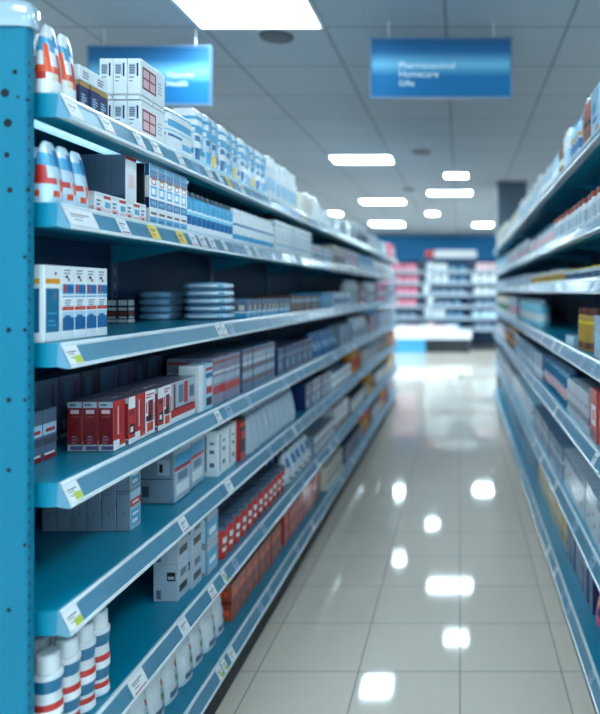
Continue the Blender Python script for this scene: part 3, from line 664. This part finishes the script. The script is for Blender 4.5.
# ---- left fifth shelf
gE = [(.0, .0, .045, 1, 'darkgrey'), (.1, .93, .9, .95, 'slate'), (.5, .42, .6, .46, 'darkgrey')]
gF5 = [(.0, .6, 1, .78, 'red'), (0, .8, 1, 1, 'paleblue'), (.2, .66, .8, .72, 'white'), (.1, .1, .9, .5, 'sky'), (.2, .15, .7, .25, 'white'), (.2, .35, .8, .42, 'white')]
for l in range(2):
    for r in range(6):
        place('g5', P_carton('grey_carton', .066, .0415, .113, 'lightgrey', F=gF5, E=gE, side='grey'), L, -(.943 + .021 + r * .0425), 2.035, LZ[4] + .0006 + l * .1137,
              'grey carton with sky blue front, left fifth shelf, ' + ['lower', 'upper'][l] + ' layer, ' + ORD[r] + ' from the aisle', 'carton', 'grey cartons near the left end of fifth shelf') if not (l == 1 and r > 3) else None
bg = P_pouch('rice_bag', .10, .14, .185, 'lightgrey', [(.88, 1, .3, .6, 'sky'), (0, .12, .5, .8, 'sky'), (0, .12, .42, .5, 'red'), (.9, 1, .6, .68, 'red'), (0, .1, .1, .25, 'white')], round_top=False)
def P_sack(name, w, d, h):
    def f():
        b = MB()
        F = [(0, .55, 1, .62, 'red'), (0, .62, 1, .85, 'sky'), (.1, .1, .9, .3, 'white'), (.2, .35, .8, .5, 'steel')]
        b.carton(w, d, h * .86, 'lightgrey', F, [(0, .42, 1, .44, 'darkgrey'), (.1, .1, .3, .3, 'darkgrey'), (.55, .5, .9, .78, 'lightgrey'), (.6, .55, .7, .7, 'black')], side='grey', ch=.004)
        o = reg(name, (b, False), [])
        c = MB(); a = h * .86
        P = [(-d / 2 + .004, a + .0003), (d / 2 - .004, a + .0003), (.006, h), (-.006, h)]
        c.extrude_y(P, -w / 2 + .004, w / 2 - .004, ['lightgrey', 'sky', 'lightgrey', 'grey'], 'lightgrey')
        note(c.build('folded_top', o), o)
        return o
    return f
for i in range(2):
    place('sack', P_sack('paper_sack', .135, .12, .215), L, -.98 - .01 * (i % 2), 2.325 + i * .155, LZ[4] + .0006, 'grey paper sack with red and blue band, left fifth shelf, ' + ORD[i] + ' from near end', 'bag', 'paper sacks on left fifth shelf', R.uniform(-.03, .03))
tF = [(.2, .1, .3, .9, 'slate'), (.5, .2, .8, .3, 'slate'), (.5, .5, .8, .58, 'slate'), (.5, .7, .8, .75, 'slate')]
row('tw', P_carton('tall_carton', .105, .06, .17, 'white', F=tF, E=tF), L, 4, 2.585, 2, .11, .105, .06, .17, 'tall white carton with dark lettering blocks', 'carton', set_=.02, jit=0)
row('rb', P_carton('black_carton', .07, .06, .17, 'black', F=[(0, .0, 1, .2, 'red'), (.2, .5, 1, .7, 'red'), (0, .8, 1, .9, 'orange')], E=[(.6, 0, 1, 1, 'red')]), L, 4, 2.82, 1, .08, .07, .06, .17, 'black carton with red blocks', 'carton', set_=.01, jit=0)
row('gb', P_pouch('grey_pouch', .085, .08, .19, 'lightgrey', [(.6, .7, .5, .6, 'steel'), (0, 1, .84, .88, 'grey')]), L, 4, 2.93, 9, .093, .085, .08, .19, 'light grey pouch with darker seam', 'pouch', jit=.004, rows=2)
row('db', P_carton('dark_carton', .14, .12, .15, 'navy', F=[(0, .6, 1, .7, 'steel'), (.1, .15, .5, .4, 'sky')], T=[(0, 0, 1, 1, 'darkgrey'), (.2, .2, .7, .4, 'brown')]), L, 4, 4.0, 5, .15, .14, .12, .15, 'navy carton with dark grey top', 'carton', rows=2)
row('lb', P_carton('pale_carton', .2, .12, .11, 'paleblue', F=[(0, .5, 1, .75, 'slate'), (0, 0, 1, .15, 'brown')]), L, 4, 4.8, 4, .21, .2, .12, .11, 'long pale blue carton with slate stripe', 'carton', rows=2)
row('or', P_bottle('orange_bottle', .055, .2, 'amber', [(.2, .6, 'orange')], 'yellow', .5), L, 4, 5.72, 4, .13, .11, .11, .2, 'amber bottle with yellow cap', 'bottle')
row('gc', P_carton('grey_carton', .14, .1, .16, 'grey', F=[(.1, .2, .9, .5, 'slate')]), L, 4, 6.3, 9, .15, .14, .1, .16, 'grey carton with slate panel', 'carton')
row('bc', P_carton('brown_carton', .14, .1, .16, 'brown', F=[(.1, .2, .9, .5, 'gold')]), L, 4, 7.7, 6, .15, .14, .1, .16, 'brown carton with gold panel', 'carton')
row('oc', P_bottle('orange_bottle', .055, .19, 'orange', [(.2, .6, 'amber')], 'white', .5), L, 4, 8.65, 6, .13, .11, .11, .19, 'orange bottle with white cap', 'bottle')
# ---- left sixth shelf
wv = P_bottle('drink_bottle', .031, .205, 'offwhite', [(.2, .33, 'teal'), (.34, .42, 'white'), (.42, .49, 'red'), (.60, .74, 'teal'), (.0, .1, 'white'), (.1, .16, 'red')], 'offwhite', .82, .2, .78, waist=.12)
row('wv', wv, L, 5, 1.515, 4, .067, .062, .062, .205, 'waisted bottle with teal and red bands', 'bottle', rows=2, jit=.004)
gE6 = [(.55, .55, .9, .8, 'black'), (.6, .6, .85, .68, 'lightgrey'), (.1, .05, .3, .3, 'slate')]
for l in range(2):
    for r in range(1):
        for i in range(2):
            place('g6', P_carton('grey_carton', .085, .08, .118, 'lightgrey', F=[(.1, .2, .9, .4, 'black'), (.2, .6, .8, .8, 'slate')], E=gE6, T=[(.1, .1, .9, .4, 'slate')]), L, -(.908 + .04 - .012 * i), 2.255 + .0425 + i * .09, LZ[5] + .0006 + l * .1188,
                  'light grey carton with black label, left sixth shelf, ' + ['near', 'far'][i] + ' stack, ' + ['lower', 'upper'][l] + ' one', 'carton', 'grey cartons with black labels on left sixth shelf')
for l in range(2):
    place('g7', P_carton('blue_carton', .11, .12, .105, 'lightgrey', F=[(0, .2, 1, .8, 'sky'), (.2, .3, .8, .5, 'white')], E=[(.6, .1, .95, .9, 'paleblue'), (.1, .3, .5, .6, 'slate')], side='grey'), L, -.945, 2.505, LZ[5] + .0006 + l * .1058, 'grey carton with wide sky blue front, left sixth shelf, ' + ['lower', 'upper'][l] + ' one', 'carton', 'sky blue fronted cartons')
row('rt', P_tub('red_tub', .034, .12, 'red', 'slate', [(.35, .48, 'rust'), (.22, .66, 'white')]), L, 5, 2.59, 12, .08, .078, .078, .12, 'red tub with white label', 'tub', rows=3, jit=.003, xgap=.003)
row('bp', P_pouch('blue_pouch', .1, .09, .16, 'offwhite', [(0, .12, .5, .8, 'sky'), (.88, 1, .5, .8, 'blue'), (.9, 1, .1, .2, 'black')]), L, 5, 3.62, 5, .11, .1, .09, .16, 'white and sky blue pouch', 'pouch', rows=2)
row('st', P_carton('striped_carton', .16, .12, .06, 'grey', F=[(0, .4, 1, .7, 'white')], T=[(0, .1, 1, .3, 'lightgrey'), (0, .6, 1, .8, 'lightgrey')]), L, 5, 4.2, 4, .17, .16, .12, .06, 'flat grey striped carton', 'carton', rows=2, layers=2)
row('bs', P_carton('brown_carton', .13, .12, .17, 'offwhite', F=[(0, 0, 1, .3, 'brown'), (0, .6, 1, .65, 'slate'), (0, .8, 1, .85, 'slate')], E=[(0, 0, 1, .3, 'brown'), (0, .6, 1, .65, 'slate')]), L, 5, 4.95, 4, .14, .13, .12, .17, 'white carton with brown foot', 'carton', rows=2)
row('dk', P_carton('dark_carton', .16, .12, .12, 'darkgrey', F=[(0, .4, 1, .5, 'lightgrey')]), L, 5, 5.6, 6, .17, .16, .12, .12, 'dark grey carton with pale line', 'carton', rows=2)
row('am', P_bottle('amber_bottle', .06, .2, 'amber', [(.2, .6, 'gold')], 'brown', .5), L, 5, 6.75, 3, .14, .12, .12, .2, 'amber bottle with brown cap', 'bottle')
row('sl', P_carton('slate_carton', .16, .12, .14, 'slate', F=[(0, .4, 1, .5, 'paleblue')]), L, 5, 7.3, 7, .17, .16, .12, .14, 'slate carton with pale blue line', 'carton')
row('am2', P_carton('orange_carton', .13, .1, .18, 'amber', F=[(.2, .4, .8, .6, 'white')]), L, 5, 8.55, 6, .14, .13, .1, .18, 'amber carton with white panel', 'carton')
# ---- left bottom shelf
wp = P_pouch('food_pouch', .10, .075, .185, 'offwhite', [(0, .2, .1, .55, 'lightgrey'), (.92, 1, .14, .22, 'slate'), (0, .06, .34, .44, 'green'), (.94, 1, .46, .52, 'navy'), (0, .1, .14, .2, 'grey'), (.9, .96, .28, .34, 'steel'), (.04, .1, .5, .56, 'rust'), (0, 1, .8, .9, 'lightgrey')], round_top=False)
row('wp', wp, L, 6, 2.0, 7, .108, .1, .075, .185, 'white food pouch with dark print', 'pouch', set_=.035, rows=2, jit=.01)
rr = [(0, .45, 1, .55, 'darkred'), (.1, .15, .3, .35, 'brown'), (.5, .15, .9, .3, 'orange'), (.48, 0, .52, 1, 'brown'), (.1, .65, .8, .8, 'orange')]
row('rr', P_carton('brick_red_carton', .092, .09, .15, 'rust', F=rr, E=rr, T=[(0, 0, 1, 1, 'brown'), (.1, .2, .9, .3, 'slate')]), L, 6, 2.79, 8, .096, .092, .09, .15, 'brick red carton with orange print', 'carton', set_=.03, rows=2)
row('rs', P_carton('brick_red_carton', .1, .09, .16, 'red', F=rr, E=[(.1, .3, .9, .7, 'rust')], T=[(0, 0, 1, 1, 'slate')]), L, 6, 3.62, 9, .105, .1, .09, .16, 'brighter red carton with grey top', 'carton', set_=.03, rows=2)
row('cr', P_carton('cream_carton', .12, .1, .15, 'cream', F=[(0, .2, 1, .4, 'brown'), (.3, .5, .7, .8, 'slate')]), L, 6, 4.62, 5, .13, .12, .1, .15, 'cream carton with brown stripe', 'carton', rows=2)
row('nv', P_carton('navy_carton', .15, .12, .13, 'navy', F=[(0, .2, 1, .4, 'slate')]), L, 6, 5.35, 6, .16, .15, .12, .13, 'navy carton with slate stripe', 'carton')
row('og', P_bottle('orange_bottle', .07, .22, 'orange', [(.2, .6, 'amber')], 'amber', .6), L, 6, 6.4, 3, .16, .14, .14, .22, 'orange bottle with amber cap', 'bottle')
row('dg', P_carton('dark_carton', .16, .12, .14, 'darkgrey', F=[(0, .2, 1, .4, 'steel')]), L, 6, 6.95, 5, .17, .16, .12, .14, 'dark grey carton with steel stripe', 'carton')
row('og2', P_bottle('orange_bottle', .07, .2, 'amber', [(.2, .6, 'orange')], 'brown', .6), L, 6, 7.9, 3, .16, .14, .14, .2, 'amber bottle with orange label', 'bottle')
row('sg', P_carton('slate_carton', .16, .12, .14, 'slate', F=[(0, .2, 1, .4, 'lightgrey')]), L, 6, 8.45, 6, .17, .16, .12, .14, 'slate carton with light grey stripe', 'carton')

# ================= right side
bags = [(0, .14, .5, .75, 'sky'), (.86, 1, .5, .75, 'sky'), (.8, .9, .2, .4, 'blue'), (.1, .2, .3, .45, 'blue'), (0, .1, .1, .25, 'gold'), (.15, .35, .6, .8, 'sky'), (.2, .3, .15, .4, 'cyan')]
row('ra', P_pouch('blue_bag', .16, .12, .235, 'paleblue', bags), RT, 0, 2.2, 1, .1, .16, .12, .235, 'pale bag with sky blue patches at frame edge', 'bag', rot=0)
row('rb2', P_carton('pale_carton', .16, .1, .175, 'paleblue', F=[(.1, .5, .6, .7, 'sky'), (.5, .1, .9, .2, 'gold'), (.2, .3, .7, .4, 'blue')], E=[(.1, .8, .9, .88, 'blue'), (.1, .5, .6, .7, 'sky'), (.5, .6, .9, .75, 'sky'), (.2, .3, .8, .45, 'sky'), (.2, .05, .6, .14, 'gold')]), RT, 0, 2.44, 1, .1, .16, .1, .175, 'pale carton with sky blue and gold blotches', 'carton', jit=0, rot=0)
row('rc', P_bottle('brown_bottle', .022, .2, 'rust', [(.4, .5, 'black'), (.2, .3, 'brown')], 'white', .5, .1), RT, 0, 2.66, 3, .06, .044, .044, .2, 'rust brown bottle with white cap', 'bottle')
row('rd', P_bottle('slim_bottle', .028, .17, 'paleblue', [(.2, .45, 'blue'), (.5, .6, 'gold')], 'sky', .6, .12), RT, 0, 2.87, 4, .07, .056, .056, .17, 'pale blue slim bottle with gold band', 'bottle')
row('re', P_bottle('white_bottle', .036, .19, 'white', [(.15, .5, 'paleblue'), (.25, .35, 'amber')], 'white', .75, .1, .8), RT, 0, 3.17, 2, .08, .072, .072, .19, 'white bottle with amber mark', 'bottle')
row('rf', P_bottle('brown_bottle', .02, .16, 'brown', [(.3, .5, 'cream')], 'brown', .6), RT, 0, 3.36, 2, .06, .04, .04, .16, 'slender brown bottle', 'bottle')
row('rg', P_bottle('white_bottle', .04, .17, 'paleblue', [(.2, .4, 'white')], 'sky', .5, .18), RT, 0, 3.5, 3, .09, .08, .08, .17, 'pale blue bottle with sky cap', 'bottle')
row('rh', P_pouch('white_bag', .12, .1, .19, 'white', [(0, .12, .4, .7, 'paleblue'), (.88, 1, .2, .4, 'orange'), (.7, .85, .4, .6, 'sky'), (.15, .3, .4, .6, 'sky')]), RT, 0, 3.78, 4, .13, .12, .1, .15, 'plump white bag with blue patches', 'bag', jit=.02)
row('ri', P_jar('white_jar', .048, .17, 'white', 'white', [(.2, .6, 'paleblue')]), RT, 0, 4.33, 14, .12, .096, .096, .17, 'white jar with pale blue label', 'jar', jit=.03)
row('rj', P_bottle('cream_bottle', .06, .18, 'cream', [(.2, .5, 'white')], 'white', .6), RT, 0, 6.1, 9, .16, .12, .12, .18, 'cream bottle with white cap', 'bottle', jit=.03)
row('rk', P_carton('cream_carton', .16, .12, .2, 'cream', F=[(0, .4, 1, .6, 'lightgrey')], E=[(0, .4, 1, .6, 'lightgrey')]), RT, 0, 7.65, 10, .175, .16, .12, .2, 'cream carton with light grey band', 'carton', jit=.03)
row('rl', P_jar('vitamin_jar', .034, .115, 'offwhite', 'rust', [(.2, .6, 'lightgrey')]), RT, 1, 2.25, 14, .105, .068, .068, .115, 'off-white jar with rust red lid', 'jar', jit=.01)
row('rl2', P_jar('grey_jar', .04, .11, 'lightgrey', 'slate', [(.2, .6, 'palepink')]), RT, 1, 3.75, 12, .115, .08, .08, .11, 'light grey jar with slate lid', 'jar', jit=.02)
row('rl3', P_carton('pale_carton', .14, .1, .13, 'offwhite', F=[(0, .2, 1, .5, 'palepink')], E=[(0, .2, 1, .5, 'palepink')]), RT, 1, 5.2, 14, .155, .14, .1, .13, 'pale carton with pinkish band', 'carton', jit=.02)
row('rl4', P_carton('teal_carton', .14, .1, .14, 'cyan', F=[(0, .2, 1, .5, 'white')], E=[(0, .2, 1, .5, 'white')]), RT, 1, 7.45, 12, .155, .14, .1, .14, 'cyan carton with white band', 'carton', jit=.02)
row('rm', P_tub('small_tub', .024, .05, 'offwhite', 'yellow', [(.2, .6, 'slate')]), RT, 2, 2.2, 20, .06, .056, .056, .05, 'small tub with yellow lid', 'tub', jit=.02)
row('rm2', P_tub('small_tub', .03, .065, 'cream', 'lightgrey', [(.2, .6, 'gold')]), RT, 2, 3.45, 20, .075, .07, .07, .065, 'small cream tub with grey lid', 'tub', jit=.02)
row('rm3', P_carton('low_carton', .14, .1, .08, 'lightgrey', F=[(0, .3, 1, .6, 'paleblue')], E=[(0, .3, 1, .6, 'paleblue')]), RT, 2, 5.0, 28, .155, .14, .1, .08, 'low light grey carton', 'carton', jit=.02)
row('rn', P_carton('white_carton', .09, .07, .15, 'lightgrey', F=[(.1, .2, .9, .6, 'paleblue')], E=[(.1, .2, .9, .6, 'paleblue')]), RT, 3, 2.36, 2, .1, .09, .07, .15, 'light grey carton at right frame edge', 'carton')
row('ro', P_jar('yellow_jar', .05, .17, 'gold', 'brown', [(.05, .2, 'brown'), (.62, .7, 'yellow')], .16), RT, 3, 2.72, 2, .11, .1, .1, .17, 'yellow jar with brown lid', 'jar', jit=.002)
row('rp', P_carton('flat_carton', .22, .16, .012, 'paleblue', F=[(0, .4, 1, .6, 'slate')], E=[(0, .4, 1, .6, 'slate')], T=[(.1, .1, .9, .3, 'white')]), RT, 3, 3.0, 1, .2, .22, .16, .012, 'flat pale folder carton beyond yellow jars', 'carton', layers=3)
row('rr2', P_bottle('teal_bottle', .05, .18, 'cyan', [(.2, .5, 'white')], 'white', .5), RT, 3, 4.5, 10, .13, .1, .1, .18, 'cyan bottle with white cap', 'bottle')
row('rs2', P_carton('rose_carton', .14, .1, .18, 'lightgrey', F=[(0, .2, 1, .6, 'pink')], E=[(0, .2, 1, .6, 'pink')]), RT, 3, 6.0, 7, .155, .14, .1, .18, 'light grey carton with rose panel', 'carton')
row('rt2', P_bottle('cream_bottle', .06, .19, 'cream', [(.2, .5, 'green')], 'amber', .5), RT, 3, 7.2, 14, .16, .12, .12, .19, 'cream bottle with green label', 'bottle')
row('ru', P_carton('red_carton', .14, .1, .185, 'red', F=[(.2, .3, .8, .7, 'white'), (.35, .4, .65, .6, 'orange'), (.1, .05, .9, .2, 'darkred')], E=[(.2, .3, .8, .7, 'white'), (.4, .4, .6, .6, 'navy')]), RT, 4, 2.33, 2, .15, .14, .1, .185, 'red carton with white emblem panel', 'carton', jit=.004)
row('rv', P_carton('white_carton', .1, .1, .15, 'lightgrey', F=[(0, .2, 1, .4, 'slate'), (.1, .6, .9, .7, 'mauve')], E=[(0, .2, 1, .4, 'slate'), (.1, .6, .9, .7, 'mauve')]), RT, 4, 2.66, 5, .105, .1, .1, .15, 'light grey carton with mauve line', 'carton')
row('rw', P_bottle('teal_bottle', .045, .18, 'teal', [(.2, .5, 'palepink')], 'steel', .5), RT, 4, 3.25, 8, .11, .09, .09, .18, 'teal bottle with pale label', 'bottle')
row('rx', P_carton('steel_carton', .16, .12, .16, 'steel', F=[(0, .2, 1, .4, 'paleblue')], E=[(0, .2, 1, .4, 'paleblue')]), RT, 4, 4.2, 12, .175, .16, .12, .16, 'steel blue carton with pale stripe', 'carton')
row('ry', P_bottle('amber_bottle', .06, .19, 'brown', [(.2, .5, 'amber')], 'gold', .5), RT, 4, 6.4, 8, .15, .12, .12, .19, 'brown bottle with amber label', 'bottle')
row('rz', P_carton('grey_carton', .16, .12, .16, 'grey', F=[(0, .2, 1, .4, 'cream')], E=[(0, .2, 1, .4, 'cream')]), RT, 4, 7.7, 10, .175, .16, .12, .16, 'grey carton with cream stripe', 'carton')
sa = [(0, .8, 1, 1, 'slate'), (.2, .5, .4, .6, 'darkred'), (.5, .3, .7, .42, 'slate'), (.15, .2, .3, .28, 'slate')]
row('sa', P_carton('pale_carton', .13, .1, .17, 'lightgrey', F=sa, E=sa), RT, 5, 2.2, 8, .137, .13, .1, .17, 'pale grey carton with red dot', 'carton')
row('sb', P_carton('teal_carton', .15, .12, .15, 'steel', F=[(0, .5, 1, .6, 'paleblue')], E=[(0, .5, 1, .6, 'paleblue')]), RT, 5, 3.35, 8, .165, .15, .12, .15, 'steel carton with pale line', 'carton')
row('sc', P_carton('slate_carton', .15, .12, .15, 'paleblue', F=[(0, .5, 1, .6, 'rust')], E=[(0, .5, 1, .6, 'rust')]), RT, 5, 4.75, 10, .165, .15, .12, .15, 'pale blue carton with rust line', 'carton')
row('sd', P_carton('grey_carton', .18, .12, .15, 'grey', F=[(0, .5, 1, .6, 'brown')], E=[(0, .5, 1, .6, 'brown')]), RT, 5, 6.5, 14, .2, .18, .12, .15, 'grey carton with brown line', 'carton')
se = [(.1, .1, .5, .35, 'gold'), (.5, .35, .9, .6, 'gold'), (.1, .6, .5, .85, 'gold')]
row('se', P_carton('blue_carton', .12, .1, .17, 'navy', F=se, E=se, T=[(.1, .1, .5, .5, 'gold')]), RT, 6, 2.1, 4, .125, .12, .1, .17, 'navy carton with gold squares', 'carton', set_=.05)
row('sf', P_pouch('pink_pouch', .09, .08, .15, 'pink', [(0, .2, .3, .5, 'navy'), (.8, 1, .5, .7, 'yellow')]), RT, 6, 2.62, 2, .1, .09, .08, .15, 'pink pouch with navy and yellow marks', 'pouch', set_=.05)
row('sg2', P_carton('blue_carton', .1, .08, .15, 'navy', F=[(.2, .2, .8, .5, 'purple')], E=[(.2, .2, .8, .5, 'purple')]), RT, 6, 2.85, 6, .11, .1, .08, .15, 'navy carton with purple window', 'carton', set_=.05)
row('sh', P_carton('tan_carton', .12, .1, .14, 'gold', F=[(0, .2, 1, .4, 'brown')], E=[(0, .2, 1, .4, 'brown')]), RT, 6, 3.55, 10, .13, .12, .1, .14, 'tan carton with brown stripe', 'carton', set_=.05)
row('si', P_carton('teal_carton', .18, .12, .13, 'teal', F=[(0, .2, 1, .4, 'slate')], E=[(0, .2, 1, .4, 'slate')]), RT, 6, 4.95, 22, .2, .18, .12, .13, 'teal carton with slate stripe', 'carton', set_=.05)

# ================= far end display
t = tag(empty('wall_shelving', (-0.35, 18.3, 0)), 'wide dark shelving unit full of pink and white goods against the blue wall', 'shelving')
b = MB(); b.box(-1.9, 1.9, 0.05, 0.1, 0, 2.3, 'panel_navy'); b.build('back_panel', t)
FZ = [0.55, 0.83, 1.13, 1.43, 1.73, 2.02]
for sx in (-1.9, -.65, .6, 1.86):
    b = MB(); b.box(sx, sx + .04, -0.4, .05, 0, 2.3, 'slate'); b.build('upright', t)
for z in FZ:
    for sx in (-1.86, -.61, .64):
        b = MB(); b.box(sx + .003, sx + 1.207, -0.38, 0.048, z - .03, z, 'shelf_teal'); b.box(sx + .003, sx + 1.207, -0.4, -0.38, z - .07, z + .004, 'lightgrey'); b.build('shelf', t)
b = MB(); b.box(-1.85, 1.85, -.36, .05, 0, .14, 'black'); b.build('kick_plate', t)
far = {}
def farp(x, z, w, h, m, i, kind):
    key = 'far%s%d%d%s' % (kind, int(w * 100), int(h * 100), m)
    if kind == 'carton': fn = P_carton(COLN[m] + '_carton', .14, w, h, m, E=[(.2, .3, .8, .5, 'offwhite' if m != 'white' else 'lightgrey')])
    else: fn = P_jar(COLN[m] + '_jar', w / 2, h, m, 'white', [(.2, .5, 'lightgrey')])
    sh = ['lowest', 'fifth', 'fourth', 'third', 'second', 'top'][z]
    d = {'carton': ' carton', 'jar': ' jar'}[kind]
    k2 = (m, kind, z); far[k2] = far.get(k2, 0) + 1
    place(key, fn, L, x, 18.0, FZ[z] + .001, COLN[m] + d + ' on the ' + sh + ' far wall shelf, ' + ORD[far[k2] - 1] + ' of its kind from left', kind, 'goods on the far wall shelving')
COLN = dict(pink='pink', white='white', offwhite='pale', palepink='blush', steel='steel blue', teal='teal', slate='slate', red='red', paleblue='light blue', navy='navy', lightgrey='silver')
for z in range(6):
    x = -2.15
    while x < 1.4:
        if abs(x - (-1.0)) < .06 or abs(x - .25) < .06: x += .11
        if x < -1.2: m, kind, w, h = ('pink', 'carton', .15, .17) if z >= 2 else ('steel', 'carton', .17, .12)
        elif x < -.8: m, kind, w, h = ('white', 'jar', .18, .21) if z >= 1 else ('palepink', 'carton', .17, .15)
        elif x < -.35: m, kind, w, h = ('offwhite', 'carton', .16, .19) if z in (5, 4, 1) else ('steel', 'carton', .2, .12)
        elif x < 0.0: m, kind, w, h = ('teal', 'carton', .2, .14) if z != 3 else ('steel', 'carton', .2, .12)
        else: m, kind, w, h = [('steel', 'carton', .2, .13), ('paleblue', 'carton', .18, .15), ('steel', 'carton', .2, .14), ('red', 'carton', .18, .17) if x < .2 else ('offwhite', 'carton', .18, .15), ('white', 'carton', .18, .18), ('palepink', 'carton', .17, .2) if x > .3 else ('white', 'jar', .2, .2)][z]
        if FZ[z] + h > 2.28 and z == 5: pass
        if not any(abs(x + w / 2 - u) < w / 2 + .035 for u in (-2.23, -.98, .27, 1.53)):
            farp(x + w / 2, z, w, h, m, 0, kind)
        x += w + R.uniform(.012, .05)
# sign above, front table
t = tag(empty('header_sign', (-.25, 18.15, 2.36)), 'white header sign with a red end above the far wall shelving', 'sign')
b = MB(); b.box(-.42, .68, -.02, .02, .0, .2, 'white'); b.build('sign_board', t)
b = MB(); b.box(-.66, -.425, -.02, .02, 0, .2, 'red'); b.build('sign_end', t)['label'] = 'red square end'
for sx in (-.5, .5):
    b = MB(); b.box(sx - .015, sx + .015, .022, .05, -.16, .1, 'steel'); b.build('bracket', t)
t = tag(empty('display_counter', (-.75, 17.3, 0)), 'low white display counter with a blue panel at the far end of the aisle', 'counter')
b = MB(); b.carton(.6, 2.05, .2, 'white', E=[(.3, .4, .75, .7, 'palepink')], z=.33, ch=.004); b.build('counter_top', t)
b = MB(); b.box(-1.0, -.1, -.27, .25, 0.0, .328, 'sky'); b.build('blue_panel', t)
b = MB(); b.box(-.098, .98, -.2, .25, .0, .328, 'black'); b.build('bay_shade_block', t)  # solid black block paints the shade of an open gap
for i in range(5):
    place('fb%d' % (i % 2), P_carton('blush_carton', .3, .3, .13, ['white', 'palepink'][i % 2], E=[(.1, .3, .9, .6, ['palepink', 'white'][i % 2])]), L, -1.5 + i * .32, 17.3, .531, ['white', 'blush pink'][i % 2] + ' flat carton on the low far counter, ' + ORD[i] + ' from left', 'carton', 'flat cartons on the far counter')

# ------------------------------------------------------------------ light and camera
w = bpy.data.worlds.new('World'); scene.world = w; w.use_nodes = True
w.node_tree.nodes['Background'].inputs[0].default_value = (0.5, 0.84, 1.0, 1); w.node_tree.nodes['Background'].inputs[1].default_value = 1.0
cam = bpy.data.cameras.new('camera'); co = bpy.data.objects.new('camera', cam); C.objects.link(co)
co.location = (0, 0, 1.5); co.rotation_euler = (math.pi / 2, 0, 0)
cam.sensor_width = 36; cam.sensor_height = 36; cam.sensor_fit = 'AUTO'
cam.lens = 700 / 714 * 36
cam.shift_x = -160 / 714; cam.shift_y = -66 / 714
cam.clip_start = 0.05; cam.clip_end = 100
cam.dof.use_dof = True; cam.dof.focus_distance = 1.95; cam.dof.aperture_fstop = 1.55
scene.camera = co
vs = scene.view_settings; vs.view_transform = 'Standard'; vs.look = 'None'; vs.gamma = 1; vs.use_curve_mapping = False; vs.exposure = 1.2
bpy.context.view_layer.update()
# spare first builds that were never placed
for k_, (o, used) in list(PROTO.items()):
    if not used: print('UNUSED', k_)
